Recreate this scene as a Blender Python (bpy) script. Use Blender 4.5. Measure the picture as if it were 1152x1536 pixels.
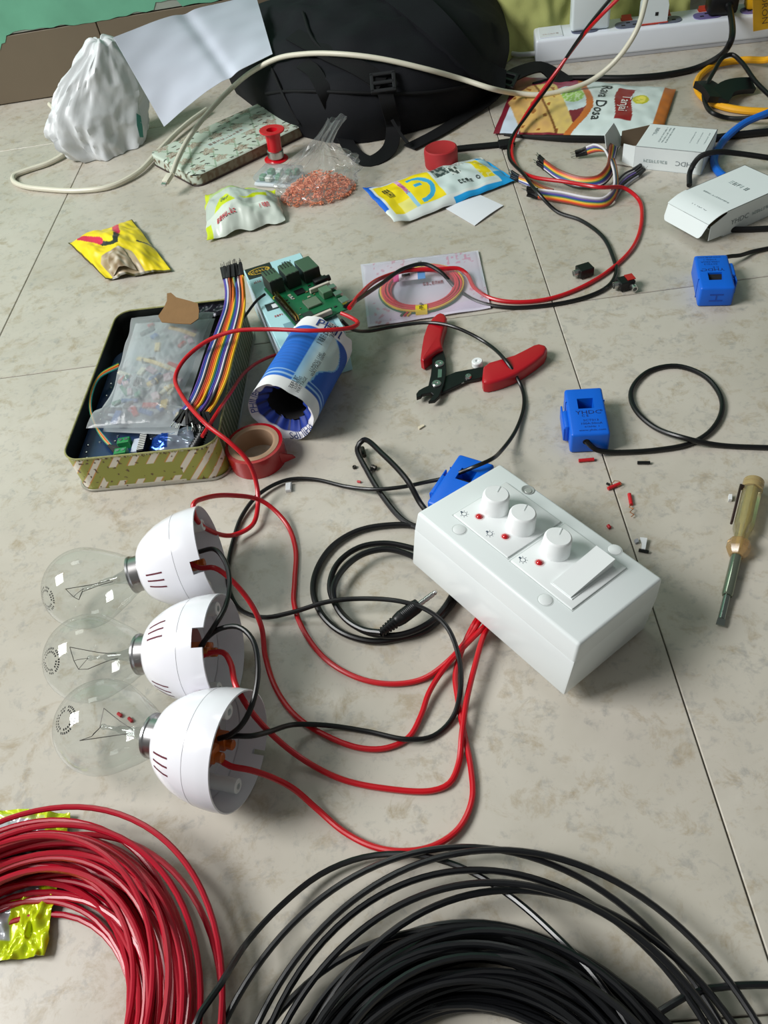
import bpy, bmesh, math, random
from mathutils import Vector, Matrix, noise
from mathutils.bvhtree import BVHTree

for o in list(bpy.data.objects): bpy.data.objects.remove(o)
scene = bpy.context.scene
COL = scene.collection
R = math.radians
V = Vector
random.seed(7)

# ------------------------------------------------------------------ camera
FPX, CAMH, PITCH, ROLL = 1160.0, 0.462, R(48.3), R(11.0)
_fwd = V((0, math.cos(PITCH), -math.sin(PITCH)))
_rt = V((1, 0, 0)); _dn = _fwd.cross(_rt)
IX = _rt*math.cos(ROLL) + _dn*math.sin(ROLL)
IY = -_rt*math.sin(ROLL) + _dn*math.cos(ROLL)
CAM = V((0, 0, CAMH))
cd = bpy.data.cameras.new('camera'); co = bpy.data.objects.new('camera', cd); COL.objects.link(co)
cd.sensor_fit = 'VERTICAL'; cd.sensor_height = 36.0; cd.lens = FPX*36/1536; cd.clip_start = .01
m = Matrix.Identity(4)
for i in range(3):
    m[i][0] = IX[i]; m[i][1] = -IY[i]; m[i][2] = -_fwd[i]; m[i][3] = CAM[i]
co.matrix_world = m
scene.camera = co

# ------------------------------------------------------------------ light
def lin(c):
    return tuple(((x/255)/12.92 if x/255 <= .04045 else ((x/255+.055)/1.055)**2.4) for x in c[:3])
w = bpy.data.worlds.new('room_light'); scene.world = w; w.use_nodes = True
bg = w.node_tree.nodes['Background']; bg.inputs[0].default_value = (*lin((236, 240, 236)), 1); bg.inputs[1].default_value = .17
def area(name, loc, target, sx, sy, power, color):
    l = bpy.data.lights.new(name, 'AREA'); l.shape = 'RECTANGLE'; l.size = sx; l.size_y = sy; l.energy = power; l.color = color
    o = bpy.data.objects.new(name, l); COL.objects.link(o); o.location = loc
    o.rotation_euler = (V(target)-V(loc)).to_track_quat('-Z', 'Y').to_euler()
    return o
area('window_light', (-1.95, .50, 1.85), (0, .55, 0), 1.1, 1.0, 78, (1.0, 1.0, .99))
area('back_fill_light', (-.55, 2.1, 2.3), (0, .6, 0), .8, .6, 7, (.93, 1.0, .95))  # weak fill lamp added high up behind the scene
vs = scene.view_settings
vs.view_transform = 'Standard'; vs.look = 'None'; vs.gamma = 1; vs.use_curve_mapping = False; vs.exposure = 0.10

# ------------------------------------------------------------------ helpers
def P(px, py, z=0.0):
    """photograph pixel -> point at height z above the floor"""
    r = _fwd*FPX + IX*(px-576) + IY*(py-768)
    return CAM + r*((z-CAMH)/r.z)
def on(bvh, px, py, lift=0.0, z=0.0):
    r = (_fwd*FPX + IX*(px-576) + IY*(py-768)).normalized()
    h = bvh.ray_cast(CAM, r)
    if h[0] is None: return P(px, py, z)
    return h[0] + h[1]*lift
MATS = {}
def M(key, col=None, rough=.5, metal=0.0, var=.06, vscale=60, bump=0.0, bscale=300, coat=0.0, spec=.5, trans=0.0, alpha=1.0, vcol=False, sss=0.0, emit=None):
    if key in MATS: return MATS[key]
    mt = bpy.data.materials.new(key); mt.use_nodes = True; nt = mt.node_tree; N = nt.nodes; L = nt.links
    b = N['Principled BSDF']; b.inputs['Roughness'].default_value = rough; b.inputs['Metallic'].default_value = metal
    b.inputs['Coat Weight'].default_value = coat; b.inputs['Coat Roughness'].default_value = .12
    b.inputs['Specular IOR Level'].default_value = spec; b.inputs['Transmission Weight'].default_value = trans
    tc = N.new('ShaderNodeTexCoord')
    nz = N.new('ShaderNodeTexNoise'); nz.inputs['Scale'].default_value = vscale; nz.inputs['Detail'].default_value = 4
    L.new(tc.outputs['Object'], nz.inputs['Vector'])
    mr = N.new('ShaderNodeMapRange'); mr.inputs[3].default_value = 1-var; mr.inputs[4].default_value = 1+var
    L.new(nz.outputs['Fac'], mr.inputs[0])
    mx = N.new('ShaderNodeMix'); mx.data_type = 'RGBA'; mx.blend_type = 'MULTIPLY'; mx.inputs[0].default_value = 1
    L.new(mr.outputs[0], mx.inputs[7])
    if vcol:
        at = N.new('ShaderNodeAttribute'); at.attribute_name = 'Col'; L.new(at.outputs['Color'], mx.inputs[6])
        if vcol == 'alpha': L.new(at.outputs['Alpha'], b.inputs['Alpha'])
    else: mx.inputs[6].default_value = (*lin(col), 1)
    L.new(mx.outputs[2], b.inputs['Base Color'])
    if not vcol == 'alpha': b.inputs['Alpha'].default_value = alpha
    if bump:
        bz = N.new('ShaderNodeTexNoise'); bz.inputs['Scale'].default_value = bscale; bz.inputs['Detail'].default_value = 3
        L.new(tc.outputs['Object'], bz.inputs['Vector'])
        bp = N.new('ShaderNodeBump'); bp.inputs['Strength'].default_value = bump; bp.inputs['Distance'].default_value = .001
        L.new(bz.outputs['Fac'], bp.inputs['Height']); L.new(bp.outputs['Normal'], b.inputs['Normal'])
    if sss: b.inputs['Subsurface Weight'].default_value = sss; b.inputs['Subsurface Scale'].default_value = .01
    MATS[key] = mt
    return mt
def thin_glass(key, tint=(250, 252, 252), rough=.02, refl=1.5, haze=0.0):
    """thin clear wall: fresnel mix of straight-through light and reflection"""
    if key in MATS: return MATS[key]
    mt = bpy.data.materials.new(key); mt.use_nodes = True; nt = mt.node_tree; N = nt.nodes; L = nt.links
    N.remove(N['Principled BSDF']); out = N['Material Output']
    tr = N.new('ShaderNodeBsdfTransparent'); tr.inputs[0].default_value = (*lin(tint), 1)
    gl = N.new('ShaderNodeBsdfGlossy'); gl.inputs['Roughness'].default_value = rough
    fr = N.new('ShaderNodeFresnel')
    ge = N.new('ShaderNodeNewGeometry'); im = N.new('ShaderNodeMapRange'); im.inputs[3].default_value = refl; im.inputs[4].default_value = 1/refl
    L.new(ge.outputs['Backfacing'], im.inputs[0]); L.new(im.outputs[0], fr.inputs['IOR'])   # same reflectance from either side of the thin wall
    tc = N.new('ShaderNodeTexCoord'); nz = N.new('ShaderNodeTexNoise'); nz.inputs['Scale'].default_value = 90
    bp = N.new('ShaderNodeBump'); bp.inputs['Strength'].default_value = .06 if haze else .004; bp.inputs['Distance'].default_value = .0005
    L.new(tc.outputs['Object'], nz.inputs['Vector']); L.new(nz.outputs['Fac'], bp.inputs['Height'])
    L.new(bp.outputs['Normal'], gl.inputs['Normal'])
    mx = N.new('ShaderNodeMixShader'); L.new(fr.outputs[0], mx.inputs[0]); L.new(tr.outputs[0], mx.inputs[1]); L.new(gl.outputs[0], mx.inputs[2])
    last = mx
    if haze:
        df = N.new('ShaderNodeBsdfDiffuse'); df.inputs[0].default_value = (*lin((235, 240, 242)), 1)
        tl = N.new('ShaderNodeBsdfTranslucent'); tl.inputs[0].default_value = (*lin((235, 240, 242)), 1)
        ad = N.new('ShaderNodeMixShader'); ad.inputs[0].default_value = .45; L.new(df.outputs[0], ad.inputs[1]); L.new(tl.outputs[0], ad.inputs[2])
        m2 = N.new('ShaderNodeMixShader'); m2.inputs[0].default_value = haze; L.new(mx.outputs[0], m2.inputs[1]); L.new(ad.outputs[0], m2.inputs[2]); last = m2
    L.new(last.outputs[0], out.inputs[0])
    MATS[key] = mt
    return mt

class MB:
    def __init__(s, T=None): s.v = []; s.f = []; s.T = T or Matrix.Identity(4); s.c = []
    def add(s, vs, fs, T=None, col=None):
        n = len(s.v); X = s.T @ T if T else s.T
        s.v += [X @ V(p) for p in vs]; s.f += [tuple(i+n for i in f) for f in fs]
        s.c += [col]*len(vs) if (col is None or not isinstance(col, list)) else col
        return s
    def box(s, lo, hi, r=0.0, seg=2, T=None, col=None):
        if r <= 0:
            x0, y0, z0 = lo; x1, y1, z1 = hi
            return s.add([(x0,y0,z0),(x1,y0,z0),(x1,y1,z0),(x0,y1,z0),(x0,y0,z1),(x1,y0,z1),(x1,y1,z1),(x0,y1,z1)],
                  [(3,2,1,0),(4,5,6,7),(0,1,5,4),(1,2,6,5),(2,3,7,6),(3,0,4,7)], T, col)
        bm = bmesh.new(); bmesh.ops.create_cube(bm, size=1)
        for v in bm.verts:
            v.co = V([lo[i]+(v.co[i]+.5)*(hi[i]-lo[i]) for i in range(3)])
        bmesh.ops.bevel(bm, geom=bm.edges[:], offset=r, segments=seg, profile=.5, affect='EDGES')
        return s.bm(bm, T, col)
    def bm(s, bm, T=None, col=None):
        bm.verts.index_update()
        s.add([v.co.copy() for v in bm.verts], [tuple(v.index for v in f.verts) for f in bm.faces], T, col); bm.free(); return s
    def lathe(s, prof, n=24, T=None, cap=True, skip=None, col=None):
        """profile of (radius, height) turned about z"""
        vs = []; fs = []
        for r, z in prof:
            for k in range(n):
                a = 2*math.pi*k/n; vs.append((r*math.cos(a), r*math.sin(a), z))
        for i in range(len(prof)-1):
            for k in range(n):
                if skip and skip(i, k): continue
                k2 = (k+1) % n; fs.append((i*n+k, i*n+k2, (i+1)*n+k2, (i+1)*n+k))
        if cap:
            if prof[0][0] > 1e-6: fs.append(tuple(range(n-1, -1, -1)))
            if prof[-1][0] > 1e-6: fs.append(tuple((len(prof)-1)*n+k for k in range(n)))
        return s.add(vs, fs, T, col)
    def cyl(s, a, b, r, n=12, r2=None, T=None, col=None):
        a = V(a); b = V(b); q = (b-a).to_track_quat('Z', 'Y').to_matrix().to_4x4()
        X = Matrix.Translation(a) @ q
        return s.lathe([(r, 0), (r2 if r2 is not None else r, (b-a).length)], n, (T @ X) if T else X, col=col)
    def tube(s, pts, r, n=8, step=.004, T=None, smooth=True, col=None):
        pts = [V(p) for p in pts]
        path = spline(pts, step) if smooth else pts
        vs = []; fs = []
        t = (path[1]-path[0]).normalized(); nrm = t.orthogonal().normalized()
        for i, p in enumerate(path):
            t2 = (path[min(i+1, len(path)-1)]-path[max(i-1, 0)])
            if t2.length < 1e-9: t2 = t.copy()
            t2.normalize(); nrm = (nrm - t2*nrm.dot(t2)).normalized(); bn = t2.cross(nrm)
            rr = r(i/(len(path)-1)) if callable(r) else r
            for k in range(n):
                a = 2*math.pi*k/n; vs.append(p + nrm*(rr*math.cos(a)) + bn*(rr*math.sin(a)))
        for i in range(len(path)-1):
            for k in range(n):
                k2 = (k+1) % n; fs.append((i*n+k, i*n+k2, (i+1)*n+k2, (i+1)*n+k))
        fs.append(tuple(range(n-1, -1, -1))); fs.append(tuple((len(path)-1)*n+k for k in range(n)))
        return s.add(vs, fs, T, col)
    def band(s, pts, wd, th, up=None, step=.006, T=None):
        """flat strap along a path; up = list of face normals or one normal"""
        n = len(pts); path = spline([V(p) for p in pts], step); K = len(path)
        if isinstance(up, list): ups = [V(u) for u in up]
        else: ups = [V(up or (0, 0, 1))]*n
        vs = []; fs = []
        for i, p in enumerate(path):
            t = (path[min(i+1, K-1)]-path[max(i-1, 0)]).normalized()
            q = i/(K-1)*(n-1); j = min(int(q), n-2); u = ups[j].lerp(ups[j+1], q-j)
            sd = t.cross(u)
            if sd.length < 1e-6: sd = t.orthogonal()
            sd.normalize(); u = sd.cross(t)
            ww = wd(i/(K-1)) if callable(wd) else wd
            for a, b in ((-1, -1), (1, -1), (1, 1), (-1, 1)): vs.append(p + sd*(a*ww/2) + u*(b*th/2))
        for i in range(K-1):
            for k in range(4):
                k2 = (k+1) % 4; fs.append((i*4+k, i*4+k2, i*4+4+k2, i*4+4+k))
        fs.append((3, 2, 1, 0)); e = (K-1)*4; fs.append((e, e+1, e+2, e+3))
        return s.add(vs, fs, T)
    def prism(s, poly, z0, z1, r=0.0, T=None, seg=2):
        bm = bmesh.new()
        vb = [bm.verts.new((p[0], p[1], z0)) for p in poly]
        f = bm.faces.new(vb); f.normal_update()
        ex = bmesh.ops.extrude_face_region(bm, geom=[f])
        for e in ex['geom']:
            if isinstance(e, bmesh.types.BMVert): e.co.z = z1
        bmesh.ops.recalc_face_normals(bm, faces=bm.faces[:])
        if r:
            ed = [e for e in bm.edges if abs(e.verts[0].co.z-e.verts[1].co.z) < 1e-7 and e.verts[0].co.z > (z0+z1)/2]
            bmesh.ops.bevel(bm, geom=ed, offset=r, segments=seg, profile=.5, affect='EDGES')
        return s.bm(bm, T)
    def sheet(s, S, nu, nv, paint=None, th=0.0):
        """surface S(u,v); th>0 closes it to a thin slab; paint(u,v) -> (r,g,b[,a]) 0-255"""
        pt = [[V(S(i/nu, j/nv)) for i in range(nu+1)] for j in range(nv+1)]
        vs = [p for row in pt for p in row]; cs = []
        if paint:
            for j in range(nv+1):
                for i in range(nu+1):
                    c = paint(i/nu, j/nv); cs.append((*lin(c), (c[3] if len(c) > 3 else 1.0)))
        else: cs = [None]*len(vs)
        I = lambda i, j: j*(nu+1)+i
        fs = [(I(i, j), I(i+1, j), I(i+1, j+1), I(i, j+1)) for j in range(nv) for i in range(nu)]
        if th:
            n0 = len(vs); low = []
            for j in range(nv+1):
                for i in range(nu+1):
                    du = pt[j][min(i+1, nu)]-pt[j][max(i-1, 0)]; dv = pt[min(j+1, nv)][i]-pt[max(j-1, 0)][i]
                    nn = du.cross(dv)
                    nn = nn.normalized() if nn.length > 1e-12 else V((0, 0, 1))
                    low.append(pt[j][i]-nn*th)
            vs += low; cs += cs[:n0]
            fs += [(n0+I(i, j+1), n0+I(i+1, j+1), n0+I(i+1, j), n0+I(i, j)) for j in range(nv) for i in range(nu)]
            for i in range(nu):
                fs.append((I(i+1, 0), I(i, 0), n0+I(i, 0), n0+I(i+1, 0))); fs.append((I(i, nv), I(i+1, nv), n0+I(i+1, nv), n0+I(i, nv)))
            for j in range(nv):
                fs.append((I(0, j), I(0, j+1), n0+I(0, j+1), n0+I(0, j))); fs.append((I(nu, j+1), I(nu, j), n0+I(nu, j), n0+I(nu, j+1)))
        return s.add(vs, fs, None, cs)
    def bvh(s): return BVHTree.FromPolygons([tuple(p) for p in s.v], s.f)

def spline(pts, step=.004):
    if len(pts) == 2:
        n = max(2, int((pts[1]-pts[0]).length/step)); return [pts[0].lerp(pts[1], i/n) for i in range(n+1)]
    out = []
    ext = [pts[0]*2-pts[1]] + pts + [pts[-1]*2-pts[-2]]
    for i in range(1, len(ext)-2):
        p0, p1, p2, p3 = ext[i-1:i+3]
        d1 = max((p1-p0).length, 1e-6)**.5; d2 = max((p2-p1).length, 1e-6)**.5; d3 = max((p3-p2).length, 1e-6)**.5
        m1 = (p1-p0)/d1-(p2-p0)/(d1+d2)+(p2-p1)/d2; m2 = (p2-p1)/d2-(p3-p1)/(d2+d3)+(p3-p2)/d3
        m1 *= d2; m2 *= d2
        n = max(1, int((p2-p1).length/step))
        for k in range(n):
            t = k/n; t2 = t*t; t3 = t2*t
            out.append(p1*(2*t3-3*t2+1)+m1*(t3-2*t2+t)+p2*(-2*t3+3*t2)+m2*(t3-t2))
    out.append(pts[-1])
    return out

WM = {}
def thing(name, label, cat, loc=(0, 0, 0), T=None, group=None):
    o = bpy.data.objects.new(name, None); COL.objects.link(o); o.empty_display_size = .02
    mtx = T if T is not None else Matrix.Translation(V(loc))
    o.matrix_basis = mtx; WM[o.name] = mtx.copy()
    o['label'] = label; o['category'] = cat
    if group: o['group'] = group
    return o
def mesh_from(mb, mat, sharp=35):
    me = bpy.data.meshes.new('mesh'); me.from_pydata([tuple(p) for p in mb.v], [], mb.f)
    if isinstance(mat, (list, tuple)):
        for x in mat: me.materials.append(x)
    else: me.materials.append(mat)
    if any(c is not None for c in mb.c):
        ca = me.color_attributes.new('Col', 'FLOAT_COLOR', 'POINT')
        flat = []
        for c in mb.c: flat += list(c if c is not None and len(c) == 4 else ((*c, 1) if c is not None else (1, 1, 1, 1)))
        ca.data.foreach_set('color', flat)
    me.validate(); me.shade_smooth()
    me.set_sharp_from_angle(angle=R(sharp))
    return me
def part(name, mb, mat, parent, label=None, local=False, sharp=35):
    o = bpy.data.objects.new(name, mesh_from(mb, mat, sharp)); COL.objects.link(o); o.parent = parent
    if local: WM[o.name] = WM[parent.name].copy()
    else:
        o.matrix_parent_inverse = WM[parent.name].inverted(); WM[o.name] = Matrix.Identity(4)
    if label: o['label'] = label
    return o
def solo(name, mb, mat, label, cat, group=None, sharp=35):
    lo = V((min(p.x for p in mb.v), min(p.y for p in mb.v), min(p.z for p in mb.v))); hi = V((max(p.x for p in mb.v), max(p.y for p in mb.v), 0))
    c = V(((lo.x+hi.x)/2, (lo.y+hi.y)/2, lo.z))
    mb.v = [p-c for p in mb.v]
    o = bpy.data.objects.new(name, mesh_from(mb, mat, sharp)); COL.objects.link(o); o.location = c; WM[o.name] = Matrix.Translation(c)
    if label: o['label'] = label; o['category'] = cat
    if group: o['group'] = group
    return o
def struct(name, mb, mat, sharp=35):
    o = solo(name, mb, mat, None, None, sharp=sharp); o['kind'] = 'structure'; return o
def copy_tree(o, parent=None, T=None):
    c = o.copy(); COL.objects.link(c); c.parent = parent
    if T is not None: c.matrix_basis = T
    WM[c.name] = (T.copy() if T is not None else (WM[parent.name].copy()))
    for ch in list(o.children): copy_tree(ch, c)
    return c
TXT = {}
def text2d(s):
    if s in TXT: return TXT[s]
    cu = bpy.data.curves.new('txt', 'FONT'); cu.body = s; cu.resolution_u = 2; cu.align_x = 'CENTER'; cu.align_y = 'CENTER'
    ob = bpy.data.objects.new('txt', cu)
    me = bpy.data.meshes.new_from_object(ob)
    r = ([(v.co.x, v.co.y) for v in me.vertices], [tuple(p.vertices) for p in me.polygons])
    bpy.data.objects.remove(ob); bpy.data.meshes.remove(me); bpy.data.curves.remove(cu)
    TXT[s] = r
    return r
def lettering(mb, s, O, X, Y, size, bold=1.0):
    """flat print: O centre, X reading direction, Y letter-up direction"""
    vs, fs = text2d(s); O = V(O); X = V(X).normalized(); Y = V(Y).normalized()
    return mb.add([O+X*(a*size*bold)+Y*(b*size) for a, b in vs], fs)
def lettering_map(mb, s, fn, size, squeeze=1.0):
    vs, fs = text2d(s)
    return mb.add([fn(a*size*squeeze, b*size) for a, b in vs], fs)
def scribble_map(mb, n, fn, w_, h_, seed=1):
    """row of n small illegible printed characters, w_ x h_ metres in all"""
    rnd = random.Random(seed); cw = w_/n
    for k in range(n):
        x0 = -w_/2+k*cw; x1 = x0+cw*.7
        bars = [(x0, -h_/2, x0+cw*.22, h_/2)] if rnd.random() < .75 else []
        if rnd.random() < .6: bars.append((x1-cw*.2, -h_/2, x1, h_/2*rnd.choice((1, .1))))
        for yy in (-h_/2, -h_*.08, h_/2-h_*.2):
            if rnd.random() < .55: bars.append((x0, yy, x1, yy+h_*.2))
        for a, b, c_, d in bars: mb.add([fn(a, b), fn(c_, b), fn(c_, d), fn(a, d)], [(0, 1, 2, 3)])
    return mb
def wire(pts): return [P(p[0], p[1], p[2] if len(p) > 2 else .0021) for p in pts]
def nz(x, y, z=0.0, s=1.0): return noise.noise(V((x*s, y*s, z)))
def frame(o, x, z=(0, 0, 1)):
    """matrix with origin o, x axis along x, z up"""
    x = V(x).normalized(); z = V(z); y = z.cross(x).normalized(); z = x.cross(y).normalized()
    T = Matrix.Identity(4)
    for i in range(3): T[i][0] = x[i]; T[i][1] = y[i]; T[i][2] = z[i]; T[i][3] = o[i]
    return T
def mixc(a, b, t): return tuple(a[i]+(b[i]-a[i])*t for i in range(3))

# ------------------------------------------------------------------ materials
def floor_mat():
    mt = bpy.data.materials.new('marbled_floor_tile'); mt.use_nodes = True; nt = mt.node_tree; N = nt.nodes; L = nt.links
    b = N['Principled BSDF']; b.inputs['Roughness'].default_value = .30; b.inputs['Specular IOR Level'].default_value = .45
    tc = N.new('ShaderNodeTexCoord'); oi = N.new('ShaderNodeObjectInfo')
    ad = N.new('ShaderNodeVectorMath'); ad.operation = 'MULTIPLY_ADD'; ad.inputs[1].default_value = (1, 1, 1)
    sc = N.new('ShaderNodeVectorMath'); sc.operation = 'SCALE'; sc.inputs[0].default_value = (7, 3, 5); L.new(oi.outputs['Random'], sc.inputs['Scale'])
    L.new(tc.outputs['Object'], ad.inputs[0]); L.new(sc.outputs[0], ad.inputs[2])
    def noi(s, d, dist=0.0, det=5):
        n = N.new('ShaderNodeTexNoise'); n.inputs['Scale'].default_value = s; n.inputs['Detail'].default_value = det; n.inputs['Roughness'].default_value = d; n.inputs['Distortion'].default_value = dist
        L.new(ad.outputs[0], n.inputs['Vector']); return n
    def ramp(src, p0, p1, a=0.0, bb=1.0):
        r = N.new('ShaderNodeMapRange'); r.inputs[1].default_value = p0; r.inputs[2].default_value = p1; r.inputs[3].default_value = a; r.inputs[4].default_value = bb
        L.new(src, r.inputs[0]); return r.outputs[0]
    def mix(fac, a, col):
        m_ = N.new('ShaderNodeMix'); m_.data_type = 'RGBA'; L.new(fac, m_.inputs[0])
        if isinstance(a, tuple): m_.inputs[6].default_value = (*lin(a), 1)
        else: L.new(a, m_.inputs[6])
        m_.inputs[7].default_value = (*lin(col), 1); return m_.outputs[2]
    c = mix(ramp(noi(5, .6, 1.2).outputs['Fac'], .35, .7), (197, 191, 179), (180, 174, 161))
    c = mix(ramp(noi(52, .75, .4).outputs['Fac'], .52, .70, 0, .70), c, (156, 140, 112))
    c = mix(ramp(noi(95, .7, .3).outputs['Fac'], .54, .72, 0, .65), c, (146, 145, 141))
    c = mix(ramp(noi(9, .55, 2.0).outputs['Fac'], .55, .75, 0, .45), c, (192, 184, 172))
    L.new(c, b.inputs['Base Color'])
    L.new(ramp(noi(14, .6).outputs['Fac'], .3, .7, .24, .38), b.inputs['Roughness'])
    return mt
MFLOOR = floor_mat()
def M_(k, c, **kw): return M(k, c, **kw)
red_w = M('red_wire_plastic', (192, 8, 26), rough=.32, coat=.1, var=.05)
blk_w = M('black_wire_plastic', (12, 12, 14), rough=.36, coat=.08, spec=.4, var=.1)
blk_rub = M('black_cable_rubber', (13, 13, 15), rough=.45, spec=.35)
blk = M('black_plastic', (12, 12, 14), rough=.4, spec=.4)
white_pl = M('white_switch_plastic', (236, 240, 240), rough=.24, var=.01)
metal = M('bright_metal', (190, 190, 188), rough=.28, metal=1)
dk = M('dark_recess', (12, 12, 14), rough=.8)
print_blk = M('black_print', (30, 32, 36), rough=.6)
VC = M('printed_film', vcol=True, rough=.35, var=.03)
VCM = M('printed_paper', vcol=True, rough=.6, var=.03)
VCA = M('printed_clear_film', vcol='alpha', rough=.22, var=.02)

# ------------------------------------------------------------------ setting: floor tiles, wall, skirting
G0 = P(830, 457, 0); GX = V((.9949, -.1007, 0)); GY = V((.1007, .9949, 0)); TS = .6
def gp(a, b, z=0.0): return G0 + GX*a + GY*b + V((0, 0, z))
GT = frame(G0, GX)
mb = MB(GT); mb.box((-1.45, -1.55, -.03), (1.3, 1.35, -.0022))
floor = struct('floor', mb, M('dark_grout', (92, 88, 80), rough=.9))
tile_mesh = None
for i in range(-3, 3):
    for j in range(-3, 2):
        x0, y0 = i*TS, j*TS
        if x0 < -1.4 and i < -2: continue
        c = gp(x0+TS/2, y0+TS/2)
        if tile_mesh is None:
            t = MB(); h = TS/2-.0005; t.box((-h, -h, -.012), (h, h, 0), r=.0005, seg=1)
            tile_mesh = mesh_from(t, MFLOOR)
        o = bpy.data.objects.new('tile', tile_mesh); COL.objects.link(o); o.parent = floor
        o.matrix_parent_inverse = WM[floor.name].inverted()
        o.matrix_basis = frame(c, GX)
W0 = P(40, 151.5, 0)
def wp(a, z, d=0.0): return V((W0.x, W0.y, 0)) + GX*a - GY*d + V((0, 0, z))
WT = frame(V((W0.x, W0.y, 0)), GX)
mb = MB(WT); mb.box((-.9, .009, -.01), (1.95, .12, .103)); mb.box((-.9, -.0028, .103), (1.95, .12, 1.15))
wall = struct('wall_back', mb, M('grey_plaster', (150, 158, 148), rough=.9, bump=.3, bscale=60))
green = M('worn_green_paint', (104, 172, 142), rough=.6, var=.30, vscale=16, bump=.25, bscale=50)
def paintS(u, v):
    a = -.9 + u*2.85
    low = .103 + .005*nz(a*9, 1.3) + .004*nz(a*40, 5)
    if -.04 < a < .03: low -= .020*(1-abs(a+.005)/.035)*(1+.7*nz(a*160, 2))
    if .27 < a < .31: low += .01
    return wp(a, low+(1.1-low)*v**1.6, .0036)
mb = MB(); mb.sheet(paintS, 420, 12); 
part('paint_coat', mb, green, wall, label='worn green paint with a ragged lower edge')
mb = MB(WT); mb.box((-.9, .0025, 0), (1.95, .0088, .098))
base = struct('baseboard_back', mb, M('skirting_mortar', (120, 112, 98), rough=.95))
sk = M('brown_skirting_tile', (112, 100, 82), rough=.55, var=.14, vscale=9, bump=.1, bscale=40)
j0 = .168
for k in (-2, -1, 0, 1, 2):
    a0 = j0+k*.6; a1 = a0+.6
    a0 = max(a0, -.9); a1 = min(a1, 1.95)
    if a1-a0 < .02: continue
    mb = MB(WT); mb.box((a0+.0008, -.003, .0015), (a1-.0008, .006, .101), r=.0008, seg=1)
    part('tile', mb, sk, base)

# ------------------------------------------------------------------ switch box (fitted pose)
BL, BW, BH = .1435, .0828, .0515
BT = Matrix.Translation((.0127, .3424, .0175)) @ Matrix.Rotation(-1.0177, 4, 'Z') @ Matrix.Rotation(.0309, 4, 'Y') @ Matrix.Rotation(-.1589, 4, 'X')
BTi = BT.inverted()
def bt(px, py, dz=0.0):
    """pixel -> local point of the switch box on the plane dz above its top"""
    o = BTi @ CAM; d = BTi.to_3x3() @ (_fwd*FPX + IX*(px-576) + IY*(py-768))
    return o + d*((BH+dz-o.z)/d.z)
sb = thing('switch_box', 'white plastic switch box with three dimmer knobs and one rocker switch', 'switch box', T=BT)
white_box = M('white_box_plastic', (232, 238, 238), rough=.2, var=.01)
mb = MB(); mb.box((.0001, .0001, 0), (BL-.0001, BW-.0001, BH-.0160), r=.0016, seg=2); part('base', mb, white_box, sb, local=True)
mb = MB()
bm = bmesh.new(); bmesh.ops.create_cube(bm, size=1)
for v in bm.verts:
    top = v.co.z > 0; i = .0010 if top else 0
    v.co = V(((v.co.x+.5)*(BL-2*i)+i, (v.co.y+.5)*(BW-2*i)+i, BH if top else BH-.0158))
bmesh.ops.bevel(bm, geom=[e for e in bm.edges if max(e.verts[0].co.z, e.verts[1].co.z) > BH-.001], offset=.0022, segments=3, profile=.5, affect='EDGES')
mb.bm(bm); part('lid', mb, white_box, sb, local=True)
def quadprism(pts, z0, z1, r):
    q = MB(); q.prism([(p.x, p.y) for p in pts], z0, z1, r=r); return q
for quad in (((677.6, 772), (762, 834), (843, 783), (760, 724)), ((764, 840), (858, 913), (940.6, 852), (849, 786))):
    pts = [bt(*q, .001) for q in quad]
    # square the plate up to the box axes
    x0 = (pts[0].x+pts[3].x)/2; x1 = (pts[1].x+pts[2].x)/2; y0 = (pts[0].y+pts[1].y)/2; y1 = (pts[2].y+pts[3].y)/2
    mb = MB(); mb.box((x0, y0, BH-.002), (x1, y1, BH+.0012), r=.0006); part('switch_plate', mb, white_pl, sb, local=True)
    mb = MB(); mb.box((x0-.0008, y0-.0008, BH-.002), (x1+.0008, y1+.0008, BH+.0002)); part('plate_surround', mb, M('shadow_gap_white', (205, 212, 210), rough=.4), sb, local=True)
zt = BH+.0012
knobs = ((745, 740), (785, 768), (838, 804))
ring = M('knob_notch', (206, 212, 212), rough=.4)
for q in knobs:
    c = bt(*q, .0150)
    mb = MB(Matrix.Translation((c.x, c.y, zt)))
    mb.lathe([(.0098, 0), (.0098, .0006), (.0095, .0030), (.0090, .0120), (.0086, .0130), (.0078, .0136), (0, .0138)], 40, cap=False)
    k = part('dimmer_knob', mb, M('knob_white', (240, 243, 243), rough=.35, var=.01), sb, local=True)
    mb = MB(Matrix.Translation((c.x, c.y, zt)) @ Matrix.Rotation(R(25), 4, 'Z')); mb.box((-.0003, .0012, .0136), (.0003, .0078, .01395)); part('pointer_line', mb, ring, k, local=True)
led = M('red_led', (190, 12, 24), rough=.12, coat=.6)
for q in ((719, 775), (758, 805), (809, 844)):
    c = bt(*q, .0012)
    mb = MB(Matrix.Translation((c.x, c.y, zt))); mb.lathe([(.0034, -.0005), (.0034, .0001), (.0027, .00015), (.0024, -.0002)], 20, cap=False); part('led_bezel', mb, M('led_bezel_pink', (238, 214, 214), rough=.4), sb, local=True)
    mb = MB(Matrix.Translation((c.x, c.y, zt))); mb.lathe([(.0024, -.0005), (.0024, .0003), (.0018, .0012), (.0009, .0017), (0, .0019)], 16, cap=False); part('indicator_led', mb, led, sb, local=True)
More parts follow.
